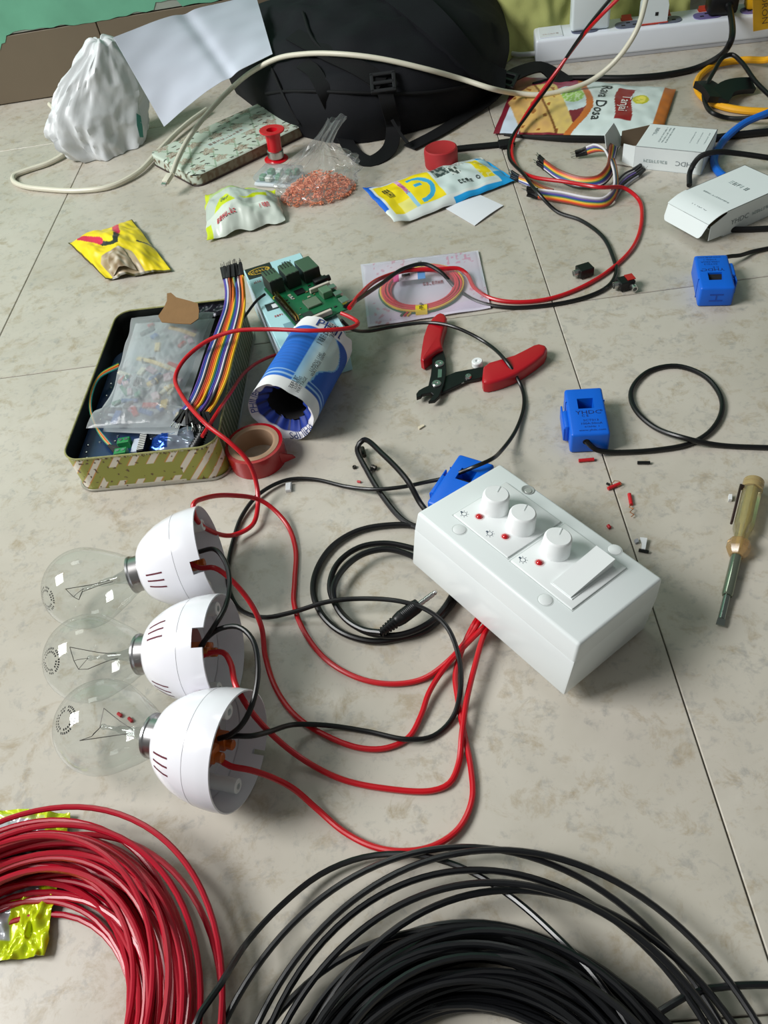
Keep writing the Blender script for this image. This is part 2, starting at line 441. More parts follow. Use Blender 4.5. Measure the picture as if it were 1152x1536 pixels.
for q in ((696, 771), (734.5, 800.6), (784, 840)):
    c = bt(*q, .0012); mb = MB(Matrix.Translation((c.x, c.y, zt+.00015)))
    for k in range(24):
        a0 = 2*math.pi*k/24; a1 = 2*math.pi*(k+1)/24
        ra, rb = .0016, .0019
        mb.add([(ra*math.cos(a0), ra*math.sin(a0), 0), (rb*math.cos(a0), rb*math.sin(a0), 0), (rb*math.cos(a1), rb*math.sin(a1), 0), (ra*math.cos(a1), ra*math.sin(a1), 0)], [(0, 1, 2, 3)])
    for k in range(8):
        if k in (4, 5): continue
        a = 2*math.pi*k/8; mb.box((.0024, -.00012, 0), (.0032, .00012, .00003), T=Matrix.Rotation(a, 4, 'Z'))
    mb.box((-.0031, -.0007, 0), (-.0018, .0006, .00003))
    part('lamp_symbol', mb, M('symbol_ink', (70, 86, 104), rough=.6), sb, local=True)
for n_, q in enumerate(((689, 794.5), (792, 735), (818, 900), (922, 825))):
    c = bt(*q, 0); T = Matrix.Translation((c.x, c.y, BH))
    mb = MB(T)
    if n_ == 1:
        mb.lathe([(.0048, .0002), (.0043, .0004), (.0040, .0002), (0, .00022)], 24, cap=False)
        part('screw_hole', mb, M('recess_shade_grey', (150, 156, 152), rough=.6), sb, local=True)  # flat disc on the lid; its grey stands in for recess shade
        mb = MB(T); mb.lathe([(.0026, .0003), (.0024, .0006), (0, .0006)], 16, cap=False, T=Matrix.Translation((.0008, -.0008, 0))); part('screw_head', mb, M('screw_grey', (196, 198, 194), rough=.4, metal=.4), sb, local=True)
    else:
        mb.lathe([(.0043, .0), (.0043, .00035), (.0040, .0005), (0, .0005)], 24, cap=False); part('screw_cap', mb, white_pl, sb, local=True)
        mb = MB(T); mb.lathe([(.0050, .00012), (.0045, .00014), (.0043, .00005)], 24, cap=False); part('cap_rim', mb, M('rim_shadow', (214, 220, 218), rough=.5), sb, local=True)
# rocker: hinged along its long centre, one short side raised
r0 = bt(827, 873.5, .0025); r1 = bt(858, 897, .0015); r2 = bt(923, 840, .006); r3 = bt(892.5, 822, .0075)
x0, x1 = (r0.x+r3.x)/2, (r1.x+r2.x)/2; y0, y1 = (r0.y+r1.y)/2, (r2.y+r3.y)/2
mb = MB()
mb.add([(x0, y0, BH), (x1, y0, BH), (x1, y1, BH), (x0, y1, BH), (x0, y0, zt+.0012), (x1, y0, zt+.0012), (x1, y1, zt+.0072), (x0, y1, zt+.0072)],
       [(3,2,1,0),(4,5,6,7),(0,1,5,4),(1,2,6,5),(2,3,7,6),(3,0,4,7)])
part('rocker_switch', mb, white_pl, sb, local=True)
mb = MB(); mb.box((x0-.0007, y0-.0007, BH), (x1+.0016, y1+.0007, zt+.0005), r=.0003, seg=1); part('rocker_frame', mb, M('rocker_frame_white', (220, 226, 226), rough=.4), sb, local=True)

# ------------------------------------------------------------------ light bulbs and lamp holders
glass = thin_glass('clear_bulb_glass', refl=1.5)
stem_glass = thin_glass('stem_glass', tint=(238, 240, 240), refl=1.5)
fil = M('tungsten_wire', (70, 66, 62), rough=.4, metal=.8)
capm = M('aluminium_cap', (176, 174, 174), rough=.3, metal=1, var=.05)
holder_w = M('lamp_holder_white', (238, 238, 244), rough=.16, var=.01)
holder_in = M('lamp_holder_inner', (214, 216, 218), rough=.4, var=.02)
brown = M('bakelite_brown', (128, 58, 30), rough=.4)
amber = M('amber_terminal', (186, 92, 22), rough=.25, coat=.3)
maroon = M('slot_maroon', (96, 22, 44), rough=.6)
def build_bulb(label, T):
    t = thing('light_bulb', label, 'light bulb', T=T, group='clear light bulbs in white holders')
    prof = [(0, -.030)]
    for k in range(1, 22):
        a = math.pi*k/2/14*1.0
        if a > 2.1: break
        prof.append((.030*math.sin(a), -.030*math.cos(a)))
    prof += [(.0240, .0192), (.0212, .0245), (.0188, .0290), (.0165, .0325), (.0147, .0355), (.0135, .0385)]
    mb = MB(); mb.lathe(prof, 48, cap=False); part('glass_envelope', mb, glass, t, local=True, sharp=60)
    mb = MB(); mb.lathe([(.0118, .0355), (.0139, .0362), (.0139, .0376), (.0132, .0385), (.0132, .0560), (0, .0560)], 36, cap=False); part('metal_cap', mb, capm, t, local=True)
    mb = MB(); mb.lathe([(0, -.002), (.0016, -.0012), (.0020, .0005), (.0013, .002), (.0013, .010), (.0024, .012), (.0030, .018), (.0028, .022), (.0050, .030), (.0100, .037)], 16, cap=False); part('glass_stem', mb, stem_glass, t, local=True, sharp=60)
    mb = MB()
    e1, e2 = V((-.013, -.003, -.0085)), V((.013, .002, -.0085))
    mb.tube([(-.0022, 0, .020), (-.0045, -.001, .012), e1], .00026, 6); mb.tube([(.0022, 0, .020), (.0045, .001, .012), e2], .00026, 6)
    mb.tube([(0, 0, -.0015), (-.003, .004, -.006), (-.004, .006, -.0075)], .00018, 5); mb.tube([(0, 0, -.0015), (.003, .004, -.006), (.004, .006, -.0075)], .00018, 5)
    part('support_wires', mb, fil, t, local=True)
    mb = MB(); mb.tube([e1, (-.004, .006, -.0075), (.004, .006, -.0075), e2], .00022, 5, smooth=False); part('filament', mb, fil, t, local=True)
    mb = MB()
    for ring_r, cnt in ((.0085, 30), (.0062, 20)):
        for k in range(cnt):
            if (k*7) % 11 in (3, 8): continue
            a0 = 2*math.pi*k/cnt; a1 = a0+2*math.pi/cnt*.62
            def sp(r_, a): return V((r_*math.cos(a), r_*math.sin(a), -math.sqrt(.03008**2-r_*r_)))
            mb.add([sp(ring_r-.0007, a0), sp(ring_r+.0007, a0), sp(ring_r+.0007, a1), sp(ring_r-.0007, a1)], [(0, 1, 2, 3)])
    part('printed_stamp', mb, M('stamp_ink', (74, 76, 80), rough=.5), t, local=True)
    return t
def build_holder(label, T, notch, slots, post):
    t = thing('lamp_holder', label, 'lamp holder', T=T, group='white bell lamp holders')
    # z along the axis from the neck (z=.046) to the open rim (z=.097)
    outer = [(.0150, .0462), (.0185, .0468), (.0215, .0490), (.0245, .0525), (.0280, .0580), (.0310, .0640), (.0332, .0705), (.0348, .0775)]
    n = 72
    mb = MB(); mb.lathe(outer+[(.0350, .0786)], n, cap=False); mb.lathe([(.0150, .0462), (.0150, .0500), (.0200, .0502), (.0232, .0540), (.0265, .0595), (.0318, .0705), (.0333, .0782)][::-1], n, cap=False)
    part('bell_body', mb, holder_w, t, local=True)
    mb = MB(); mb.lathe([(.0348, .07855), (.0348, .0789)], n, cap=False); part('seam_line', mb, M('seam_grey', (150, 150, 156), rough=.6), t, local=True)
    a0, a1 = notch
    def skip(i, k):
        a = 360*k/n
        return i in (3, 4, 5, 6) and a0 <= a < a1
    prof = [(.0350, .07885), (.0356, .0830), (.0360, .0880), (.0361, .0895), (.0361, .0930), (.0360, .0967), (.0352, .0970), (.0345, .0890), (.0338, .0782)]
    def skip2(i, k):
        a = 360*k/n
        return i in (3, 4, 5, 6) and a0 <= a < a1
    mb = MB(); mb.lathe(prof, n, cap=False, skip=skip2); part('rim_ring', mb, holder_w, t, local=True)
    mb = MB(); mb.lathe([(.0310, .0700), (0, .0700)], 36, cap=False); part('back_plate', mb, holder_in, t, local=True)
    mb = MB(); mb.lathe([(.0165, .0702), (.0165, .0745), (.0150, .0752), (0, .0752)], 30, cap=False); sk_ = part('socket_base', mb, M('socket_reddish', (150, 92, 84), rough=.5), t, local=True)
    for s_ in (-1, 1):
        mb = MB(Matrix.Rotation(R(post), 4, 'Z')); mb.box((s_*.0065-.0042, -.0050, .0750), (s_*.0065+.0042, .0050, .0850), r=.001)
        mb.lathe([(.0032, .0850), (.0032, .0885), (.0026, .0890), (0, .0890)], 14, cap=False, T=Matrix.Translation((s_*.0065, .002, 0)))
        part('terminal', mb, amber, t, local=True)
    for s_ in (0, 180):
        T2 = Matrix.Rotation(R(post+90+s_), 4, 'Z') @ Matrix.Translation((.0262, 0, 0))
        mb = MB(T2); mb.lathe([(.0046, .0702), (.0046, .0925), (.0040, .0930), (.0021, .0930), (.0021, .0880), (0, .0880)], 20, cap=False); part('screw_post', mb, white_pl, t, local=True)
    for sa in slots:
        for k in (-1, 0, 1):
            a = R(sa + k*9.5); seg = 10; vs = []; fs = []
            for i in range(seg+1):
                z = .0545+.0135*i/seg
                r_ = None
                for (ra, za), (rb, zb) in zip(outer, outer[1:]):
                    if za <= z <= zb: r_ = ra+(rb-ra)*(z-za)/(zb-za)
                for d in (-.00055, .00055):
                    da = d/r_; vs.append(((r_+.00018)*math.cos(a+da), (r_+.00018)*math.sin(a+da), z))
            for i in range(seg): fs.append((2*i, 2*i+1, 2*i+3, 2*i+2))
            mb = MB(); mb.add(vs, fs); part('vent_slot', mb, maroon, t, local=True)
    return t
asm = [((128, 882), (309, 832)), ((135, 987), (337, 972)), ((155, 1090), (364, 1127))]
place = ['farthest of the three', 'middle one of the three', 'nearest of the three']
nums = []
for k, (b, r_) in enumerate(asm):
    B = P(*b, .0300); Q = P(*r_, .0365); ax = (Q-B).normalized()
    # z axis along ax, x axis pointing up
    up = V((0, 0, 1)); xx = (up-ax*up.dot(ax)).normalized(); yy = ax.cross(xx)
    T = Matrix.Identity(4)
    for i in range(3): T[i][0] = xx[i]; T[i][1] = yy[i]; T[i][2] = ax[i]; T[i][3] = B[i]
    Tb = T @ Matrix.Rotation(R((20, -15, 65)[k]), 4, 'Z')
    build_bulb('clear glass light bulb lying on the floor, '+place[k], Tb)
    # angles measured from "up"; + turns towards the camera side or away
    build_holder('white bell shaped lamp holder, '+place[k], T,
                 ((44, 60), (8, 28), (200, 205))[k], ((58, 180, 300), (4, 84, 240), (50, 180, 300))[k], (10, 30, 60)[k])

# ------------------------------------------------------------------ blue clamp sensors
blue = M('blue_sensor_plastic', (2, 98, 214), rough=.42, var=.03)
blue_d = M('blue_sensor_dark', (6, 70, 170), rough=.5)
def plate_hole(xs, ys, z0, z1, bev):
    bm = bmesh.new(); g = {}
    for i, x in enumerate(xs):
        for j, y in enumerate(ys): g[i, j] = bm.verts.new((x, y, z0))
    fs = [bm.faces.new((g[i, j], g[i+1, j], g[i+1, j+1], g[i, j+1])) for i in range(3) for j in range(3) if (i, j) != (1, 1)]
    ex = bmesh.ops.extrude_face_region(bm, geom=fs)
    for e in ex['geom']:
        if isinstance(e, bmesh.types.BMVert): e.co.z = z1
    bmesh.ops.recalc_face_normals(bm, faces=bm.faces[:])
    def outer(v): return abs(v.co.x-xs[0]) < 1e-6 or abs(v.co.x-xs[3]) < 1e-6 or abs(v.co.y-ys[0]) < 1e-6 or abs(v.co.y-ys[3]) < 1e-6
    def corner(v): return (abs(v.co.x-xs[0]) < 1e-6 or abs(v.co.x-xs[3]) < 1e-6) and (abs(v.co.y-ys[0]) < 1e-6 or abs(v.co.y-ys[3]) < 1e-6)
    ed = [e for e in bm.edges if (corner(e.verts[0]) and corner(e.verts[1]) and abs(e.verts[0].co.z-e.verts[1].co.z) > 1e-5)
          or (outer(e.verts[0]) and outer(e.verts[1]) and abs(e.verts[0].co.z-e.verts[1].co.z) < 1e-6 and e.calc_face_angle(0) > 1)]
    bmesh.ops.bevel(bm, geom=ed, offset=bev, segments=3, profile=.5, affect='EDGES')
    return bm
def make_sensor(label, T):
    t = thing('clamp_sensor', label, 'current sensor', T=T, group='blue clamp current sensors')
    mb = MB(); mb.bm(plate_hole([-.0155, -.0065, .0065, .0155], [-.0285, .0025, .0150, .0285], 0, .0205, .0022)); part('body', mb, blue, t, local=True)
    mb = MB(); mb.box((-.0190, -.0165, .002), (-.0150, .0040, .0185), r=.0012); mb.box((-.0200, -.0165, .003), (-.0185, .012, .0165), r=.0007)
    part('side_latch', mb, blue, t, local=True)
    for x_ in (-.0153, .01525): mb = MB(); mb.box((x_-.0006, .0120, -.0002), (x_+.0006, .0126, .0200)); part('jaw_seam', mb, blue_d, t, local=True)
    mb = MB(); mb.cyl((-.0065, .0018, .0112), (.0065, .0018, .0112), .0074, 24); mb.box((-.0064, .0026, .0002), (.0064, .0149, .003)); part('ferrite_core', mb, dk, t, local=True)
    mb = MB(); mb.cyl((-.003, -.0280, .0125), (-.003, -.0288, .0125), .0028, 16); part('cable_gland', mb, dk, t, local=True)
    mb = MB(); mb.box((-.006, .0284, .006), (.006, .0287, .0075)); mb.box((-.006, .0284, .0125), (.006, .0287, .014)); mb.box((-.0006, .0284, .0075), (.0006, .0287, .0125)); part('end_slots', mb, blue_d, t, local=True)
    mb = MB(); zz = .02062
    lettering(mb, 'YHDC', (.001, -.0025, zz), (1, 0, 0), (0, 1, 0), .0062, 1.2); lettering(mb, '®', (.0115, -.001, zz), (1, 0, 0), (0, 1, 0), .003)
    lettering(mb, 'C E', (-.002, -.0065, zz), (1, 0, 0), (0, 1, 0), .0038)
    lettering(mb, 'SCT013', (.002, -.0120, zz), (1, 0, 0), (0, 1, 0), .0033, 1.15); lettering(mb, '100A:50mA', (.002, -.0158, zz), (1, 0, 0), (0, 1, 0), .0033, 1.1)
    lettering(mb, '≤1kHz: 1', (.002, -.0195, zz), (1, 0, 0), (0, 1, 0), .0030, 1.1); lettering(mb, 'www.yhdc.com', (.002, -.0235, zz), (1, 0, 0), (0, 1, 0), .0031, 1.1)
    part('printed_marks', mb, M('sensor_ink', (8, 26, 92), rough=.6), t, local=True)
    return t
def sensor_T(cable_end, jaw_end):
    a = V(cable_end); b = V(jaw_end); y = (b-a).normalized(); c = (a+b)/2
    x = y.cross(V((0, 0, 1)))
    T = Matrix.Identity(4)
    for i in range(3): T[i][0] = x[i]; T[i][1] = y[i]; T[i][2] = (0, 0, 1)[i]; T[i][3] = c[i]
    T[2][3] = 0; return T
def mid(a, b): return (V(a)+V(b))/2
c2a = mid(P(862, 679), P(905, 678)); c2b = mid(P(846, 582, .0205), P(903, 582, .0205)); c2b.z = 0
s2 = make_sensor('blue clamp sensor with printed lettering, lying beside the coiled black cable loop', sensor_T(c2a, c2b))
mb = MB(); mb.tube([s2.matrix_basis @ V((-.003, -.028, .0125))]+wire([(893, 674, .008), (912, 678, .0035), (945, 678), (985, 675), (1030, 667), (1062, 650), (1082, 620), (1080, 592), (1055, 563), (1015, 549), (975, 556), (948, 583), (951, 611), (982, 641), (1030, 658, .0065), (1080, 668), (1165, 672)]), .0022, 10)
part('cable', mb, blk_w, s2)
c1a = mid(P(1047, 383, .0205), P(1086, 383, .0205)); c1a.z = 0; c1b = mid(P(1046, 459), P(1096, 459))
T1 = sensor_T(c1a, c1b)
s1 = copy_tree(s2, None, T1)
for ch in list(s1.children):
    if ch.name.startswith('cable') and not ch.name.startswith('cable_gland'): bpy.data.objects.remove(ch)
s1['label'] = 'blue clamp sensor with slotted jaw end facing the camera, near the two white cartons'
mb = MB(); mb.tube([T1 @ V((-.003, -.028, .0125))]+wire([(1092, 385, .010), (1110, 383, .006), (1130, 377, .003), (1165, 370, .0022)]), .0021, 8); part('cable', mb, blk_w, s1)
# third sensor leans against the back of the switch box
c3b = mid(P(688, 686, .0205), P(743, 690, .0205)); c3b.z = 0
d3 = V((-.62, -.79, 0)).normalized()
T3 = sensor_T(c3b+d3*.057, c3b)
s3 = copy_tree(s2, None, T3)
for ch in list(s3.children):
    if ch.name.startswith('cable') and not ch.name.startswith('cable_gland'): bpy.data.objects.remove(ch)
for ch in list(s3.children):
    if ch.name.startswith('printed_marks'): bpy.data.objects.remove(ch)
s3['label'] = 'blue clamp sensor half hidden behind the white switch box'
aud = wire([(632, 757, .012), (612, 722, .022), (575, 682, .022), (545, 660, .014), (536, 672, .009), (550, 705, .005), (578, 750, .0035), (607, 782, .0030), (645, 800, .0030), (690, 840, .0030), (690, 885, .0030), (665, 922, .0030), (640, 945, .0028), (600, 957, .0028), (560, 962, .0028), (515, 950, .0028), (485, 925, .0028), (470, 890, .0028), (475, 855, .0028), (498, 820, .0028), (535, 797, .0028), (580, 788, .0028), (625, 790, .0028),
      (672, 820, .0030), (684, 875, .0070), (664, 915, .0075), (638, 938, .0075), (595, 953, .0078), (548, 947, .0078), (510, 917, .0050), (495, 882, .0050), (506, 846, .0050), (537, 822, .0050), (577, 815, .0050), (625, 824, .0050), (655, 834, .0040), (664, 850, .0040), (645, 852, .0060), (618, 834, .0085), (580, 824, .0095), (543, 832, .0098), (514, 855, .0098), (500, 882, .0095)])
# final tail swings round to the plug
tail = wire([(504, 908, .0090), (520, 930, .0090), (546, 945, .0100), (572, 949, .0125)])
aud = aud + tail
mb = MB(); mb.tube([T3 @ V((-.003, -.0285, .0125)), T3 @ V((-.006, -.034, .0125))]+aud, .0023, 10, step=.003)
cab = part('cable', mb, blk_w, s3)
pa = P(570, 950, .013); pb = P(628, 907, .016); pd = (pb-pa).normalized(); plen = (pb-pa).length
X = Matrix.Translation(pa) @ pd.to_track_quat('Z', 'Y').to_matrix().to_4x4()
mb = MB(X)
pr = []
for k in range(6):
    z = k*.0022; rr = .0030+.00028*k; pr += [(rr, z), (rr, z+.0011), (rr-.0006, z+.0012), (rr-.0006, z+.0021)]
pr += [(.0042, .0135), (.0046, .0150), (.0052, .0185)]
z = .0185
while z < plen-.002: pr += [(.0052, z), (.0052, z+.0007), (.0050, z+.0009)]; z += .0012
pr += [(.0047, plen), (0, plen)]
mb.lathe(pr, 20, cap=False); plug = part('audio_plug', mb, blk, cab, label='black ribbed audio plug with metal tip')
mb = MB(X); mb.lathe([(.0019, plen), (.0019, plen+.0045), (.0016, plen+.0046), (.0016, plen+.0052), (.0019, plen+.0053), (.0019, plen+.0085), (.0016, plen+.0086), (.0016, plen+.0092), (.0019, plen+.0093), (.0019, plen+.0125), (.0014, plen+.0130), (.0018, plen+.0142), (.0009, plen+.0158), (0, plen+.0160)], 14, cap=False)
part('audio_plug_tip', mb, metal, cab)

# ------------------------------------------------------------------ loose wires round the switch box
def add_wire(label, pts, mat, r=.0019, name='wire', cat='wire', n=10, step=.003):
    mb = MB(); mb.tube(wire(pts), r, n, step=step)
    return solo(name, mb, mat, label, cat)
Z = .0020
add_wire('red wire from the circuit board looping over the tape roll to the switch box',
  [(512, 470, .060), (526, 476, .060), (537, 484, .060), (528, 491, .063), (505, 494, .067), (470, 496, .070), (400, 494, .070), (350, 497, .070), (310, 512, .066), (276, 540, .060), (263, 566, .055), (272, 592, .053), (310, 637, .053), (345, 664, .047), (372, 692, .034), (384, 722, .018), (387, 755, .008), (378, 788, .006), (348, 803, .008), (313, 795, .030), (293, 776, .052), (290, 757, .060), (308, 747, .052), (345, 743, .034), (392, 751, .015), (428, 783, .005), (443, 822, Z), (442, 870, Z), (441, 905, Z), (455, 945, Z), (490, 990, Z), (540, 1018, Z), (590, 1026, Z), (635, 1018, Z), (672, 992, .004), (702, 958, .008), (718, 934, .010), (730, 916, .006)], red_w)
add_wire('red wire running from the farthest lamp holder to the switch box',
  [(286, 846, .040), (300, 852, .040), (322, 852, .042), (345, 868, .036), (376, 905, .020), (392, 940, .008), (398, 985, .003), (415, 1035, Z), (445, 1075, Z), (490, 1104, Z), (540, 1122, Z), (580, 1122, Z), (613, 1106, Z), (632, 1072, .003), (643, 1040, .005), (666, 1003, .007), (700, 966, .009), (724, 942, .010), (738, 926, .006)], red_w)
add_wire('red wire running from the middle lamp holder to the switch box',
  [(300, 985, .040), (312, 980, .041), (335, 979, .044), (346, 995, .044), (353, 1026, .044), (373, 1062, .040), (403, 1097, .024), (450, 1136, .007), (510, 1168, Z), (580, 1183, Z), (648, 1186, Z), (674, 1175, Z), (688, 1145, Z), (693, 1100, .006), (700, 1050, .008), (712, 1000, .010), (726, 952, .010), (738, 932, .006)], red_w)
add_wire('red wire running from the nearest lamp holder to the switch box',
  [(330, 1140, .034), (345, 1149, .033), (375, 1155, .032), (405, 1165, .027), (440, 1183, .014), (475, 1213, .005), (515, 1247, .003), (560, 1270, .004), (605, 1277, .006), (650, 1269, .005), (688, 1243, .003), (708, 1200, Z), (706, 1150, Z), (696, 1100, Z), (687, 1050, Z), (683, 1012, .003), (695, 970, .006), (710, 938, .010), (722, 920, .006)], red_w)
add_wire('short black wire joining the farthest and middle lamp holders',
  [(284, 832, .044), (298, 828, .048), (322, 824, .055), (340, 848, .056), (344, 880, .056), (336, 915, .060), (321, 940, .060), (308, 960, .050), (300, 975, .042)], blk_w, r=.0017)
add_wire('short black wire joining the middle and nearest lamp holders',
  [(298, 978, .042), (306, 962, .050), (328, 944, .058), (356, 940, .060), (378, 958, .060), (387, 1000, .060), (381, 1048, .056), (365, 1084, .050), (345, 1102, .042), (328, 1108, .038)], blk_w, r=.0017)
add_wire('long black wire looping from the lamp holders through a blue clamp to the circuit board',
  [(330, 1108, .034), (350, 1104, .037), (376, 1104, .036), (402, 1098, .027), (440, 1087, .011), (490, 1088, .004), (550, 1097, Z), (610, 1109, .0055), (650, 1104, Z), (680, 1075, .003), (691, 1030, .012), (688, 985, .014), (670, 940, .017), (640, 915, .019), (600, 902, .019), (540, 898, .015), (490, 903, .014), (440, 918, .007), (395, 926, .004), (360, 914, Z), (344, 885, Z), (342, 850, Z), (350, 810, Z), (364, 772, .003), (390, 740, .004), (430, 720, .003), (470, 719, Z), (520, 730, Z), (560, 734, .007), (600, 731, .009), (640, 723, .010), (672, 716, .014), (692, 708, .020), (712, 700, .026), (735, 690, .026), (752, 676, .012), (774, 645, .004), (786, 608, Z), (782, 580, Z), (760, 543, .014), (727, 513, .010), (680, 490, .016), (640, 484, .013), (590, 490, .012), (550, 497, .020), (525, 492, .040), (512, 480, .052)], blk_w, r=.0017)

# pair coming down from above
add_wire('long red wire coming down at top right and curving to the circuit board',
  [(940, -14, .150), (900, 25, .125), (868, 62, .090), (838, 103, .060), (800, 155, .028), (777, 193, .012), (768, 222, .004), (775, 250, .004), (798, 265, .010), (850, 273, .016), (900, 281, .020), (936, 282, .010), (957, 298, .003), (963, 328, Z), (950, 370, Z), (915, 405, Z), (870, 432, Z), (820, 449, Z), (770, 453, Z), (735, 447, Z), (712, 432, .003), (701, 412, .006), (688, 403, .010), (655, 404, .012), (610, 406, .014), (572, 417, .024), (540, 442, .052), (524, 462, .060)], red_w, r=.0022)
add_wire('long black wire coming down at top right and curving to the circuit board',
  [(926, -14, .145), (888, 32, .115), (855, 78, .078), (828, 122, .046), (795, 167, .022), (766, 210, .008), (764, 236, .004), (786, 262, .012), (806, 288, .018), (835, 317, .004), (870, 330, Z), (903, 354, Z), (919, 384, Z), (924, 410, Z), (910, 431, Z), (875, 447, Z), (820, 458, Z), (760, 461, Z), (715, 452, Z), (682, 430, .004), (661, 408, .014), (636, 396, .018), (608, 402, .018), (570, 427, .030), (535, 450, .055), (518, 460, .060)], blk_w, r=.0021)

# ------------------------------------------------------------------ wire coils in front
def coil(cx, cy, r0, r1, turns, hmax, r, seed, phase, loose, ph0=0.0):
    rnd = random.Random(seed); pts = []
    n = 40
    prm = []
    for t in range(turns+2):
        f_ = rnd.random(); h_ = rnd.random()
        prm.append((r0+(r1-r0)*f_, .002+hmax*h_*math.sin(math.pi*(.15+.7*f_)), rnd.uniform(-.006, .006), rnd.uniform(-.006, .006), rnd.uniform(0, 6.28)))
    for t, (rr, zz, dx, dy) in loose.items(): prm[t] = (rr, zz, dx, dy, 0)
    for i in range(turns*n+1):
        t = i//n; u = (i % n)/n; a, b = prm[t], prm[t+1]
        s_ = u*u*(3-2*u)
        rr = a[0]+(b[0]-a[0])*s_; zz = a[1]+(b[1]-a[1])*s_; dx = a[2]+(b[2]-a[2])*s_; dy = a[3]+(b[3]-a[3])*s_
        ang = 2*math.pi*u+phase
        rr += .0025*math.sin(2*ang+a[4])
        zz = max(r, zz*(.75+.35*math.sin(ang*1+a[4])))
        pts.append(V((cx+dx+rr*math.cos(ang), cy+dy+rr*math.sin(ang), zz)))
    return pts
pts = coil(-.247, .095, .068, .107, 46, .046, .0017, 11, -1.9, {5: (.112, .022, .008, -.002), 6: (.110, .026, .006, .002), 14: (.114, .024, .012, -.006), 22: (.064, .005, .006, -.006), 27: (.060, .004, .002, -.014)})
mb = MB(); mb.tube(pts, .0017, 8, step=.006)
solo('red_wire_coil', mb, M('red_coil_plastic', (172, 5, 36), rough=.34, coat=.08, var=.05), 'big coil of red wire at the lower left corner', 'wire coil')
pts = coil(-.012, -.002, .070, .108, 52, .038, .0018, 5, -.15, {4: (.135, .012, -.010, .012), 5: (.137, .016, .004, .010), 13: (.133, .014, -.014, .010), 20: (.122, .026, .0, .006), 31: (.124, .020, .008, .004)})
pts = wire([(1175, 1477, .010), (1110, 1478, .012), (1050, 1486, .012), (1005, 1508, .012)]) + [P(968, 1545, .012)] + pts
mb = MB(); mb.tube(pts, .0018, 8, step=.006)
lead = [V((-.140, .030, .006))] + wire([(290, 1545, .048), (330, 1478, .040), (372, 1412, .018), (420, 1360, .010), (480, 1312, .006), (545, 1286, .006), (620, 1282, .010), (690, 1300, .012), (760, 1340, .016), (830, 1400, .022), (900, 1475, .026), (950, 1560, .026), (960, 1640, .02)])
mb.tube(lead, .0018, 8, step=.006)
solo('black_wire_coil', mb, M('black_coil_plastic', (13, 14, 17), rough=.33, coat=.12, var=.1), 'big coil of black wire at the bottom of the picture', 'wire coil')

# ------------------------------------------------------------------ wire stripper
ws = thing('wire_stripper', 'black wire stripper with red plastic grips lying open on the floor', 'wire stripper', loc=P(690, 560))
blkmet = M('black_oxide_steel', (16, 16, 18), rough=.35, metal=.2, var=.15)
grip = M('red_grip_plastic', (176, 14, 30), rough=.38, coat=.1, var=.05)
def poly(pxs, z): return [tuple(P(*q, z)[:2]) for q in pxs]
def cz(x, y): return (600+x/4.8, 460+y/4.8)   # crop coordinates of the stripper close-up
arm1 = [(232, 325), (310, 315), (330, 380), (335, 470), (318, 560), (300, 610), (282, 655), (250, 685), (205, 690), (222, 668), (240, 640), (225, 628), (190, 635), (160, 640), (150, 655), (120, 665), (118, 635), (135, 610), (170, 590), (205, 575), (222, 500), (232, 420)]
arm2 = [(330, 500), (400, 470), (480, 455), (560, 440), (615, 432), (615, 500), (560, 520), (480, 535), (400, 575), (330, 608), (300, 625), (262, 600), (300, 555)]
mb = MB(); mb.prism(poly([cz(*q) for q in arm1][::-1], .006), .0045, .0075, r=.0005, seg=1); part('cutting_arm', mb, blkmet, ws)
mb = MB(); mb.prism(poly([cz(*q) for q in arm2][::-1], .004), .0015, .0044, r=.0005, seg=1); part('cutting_arm', mb, blkmet, ws)
def gripmesh(outline, zc):
    pl = poly([cz(*q) for q in outline], zc+.004)
    cx_ = sum(p[0] for p in pl)/len(pl); cy_ = sum(p[1] for p in pl)/len(pl)
    mb = MB(); mb.prism(pl[::-1], zc-.005, zc+.006, r=.0028, seg=3)
    return mb
g1 = [(262, 62), (290, 50), (320, 58), (338, 85), (332, 125), (312, 190), (300, 250), (308, 300), (260, 325), (200, 372), (170, 400), (148, 385), (150, 350), (158, 290), (170, 220), (195, 145), (230, 90)]
g2 = [(600, 440), (640, 408), (720, 385), (820, 355), (900, 315), (960, 283), (1000, 273), (1045, 285), (1060, 305), (1040, 350), (980, 400), (900, 455), (820, 500), (740, 532), (680, 550), (630, 560), (600, 555), (590, 530)]
part('grip', gripmesh(g1, .0065), grip, ws); part('grip', gripmesh(g2, .0058), grip, ws)
for q, rr in (((283, 410), .0046), ((263, 553), .0044), ((491, 485), .0032)):
    p = P(*cz(*q), .008); z0 = .0070 if q[0] < 400 else .0042
    mb = MB(Matrix.Translation((p.x, p.y, z0))); mb.lathe([(rr, 0), (rr, .0012), (rr*.8, .0022), (rr*.35, .0022), (rr*.3, .0012), (0, .0012)], 20, cap=False); part('screw', mb, metal, ws)
mb = MB(); mb.prism(poly([cz(275, 455), cz(302, 455), cz(300, 512), cz(272, 516)][::-1], .007), .0070, .0078); part('slot_plate', mb, metal, ws)
mb = MB(); mb.tube([P(*cz(460, 545), .004), P(*cz(390, 575), .003), P(*cz(300, 620), .003)], .0006, 6); part('spring', mb, metal, ws)
p = P(*cz(557, 418), .002); mb = MB(Matrix.Translation((p.x, p.y, 0))); mb.lathe([(.0052, .0015), (.0052, .006), (.0045, .0068), (.0020, .0068), (.0018, .0055), (0, .0055)], 20, cap=False); part('adjuster_wheel', mb, white_pl, ws)

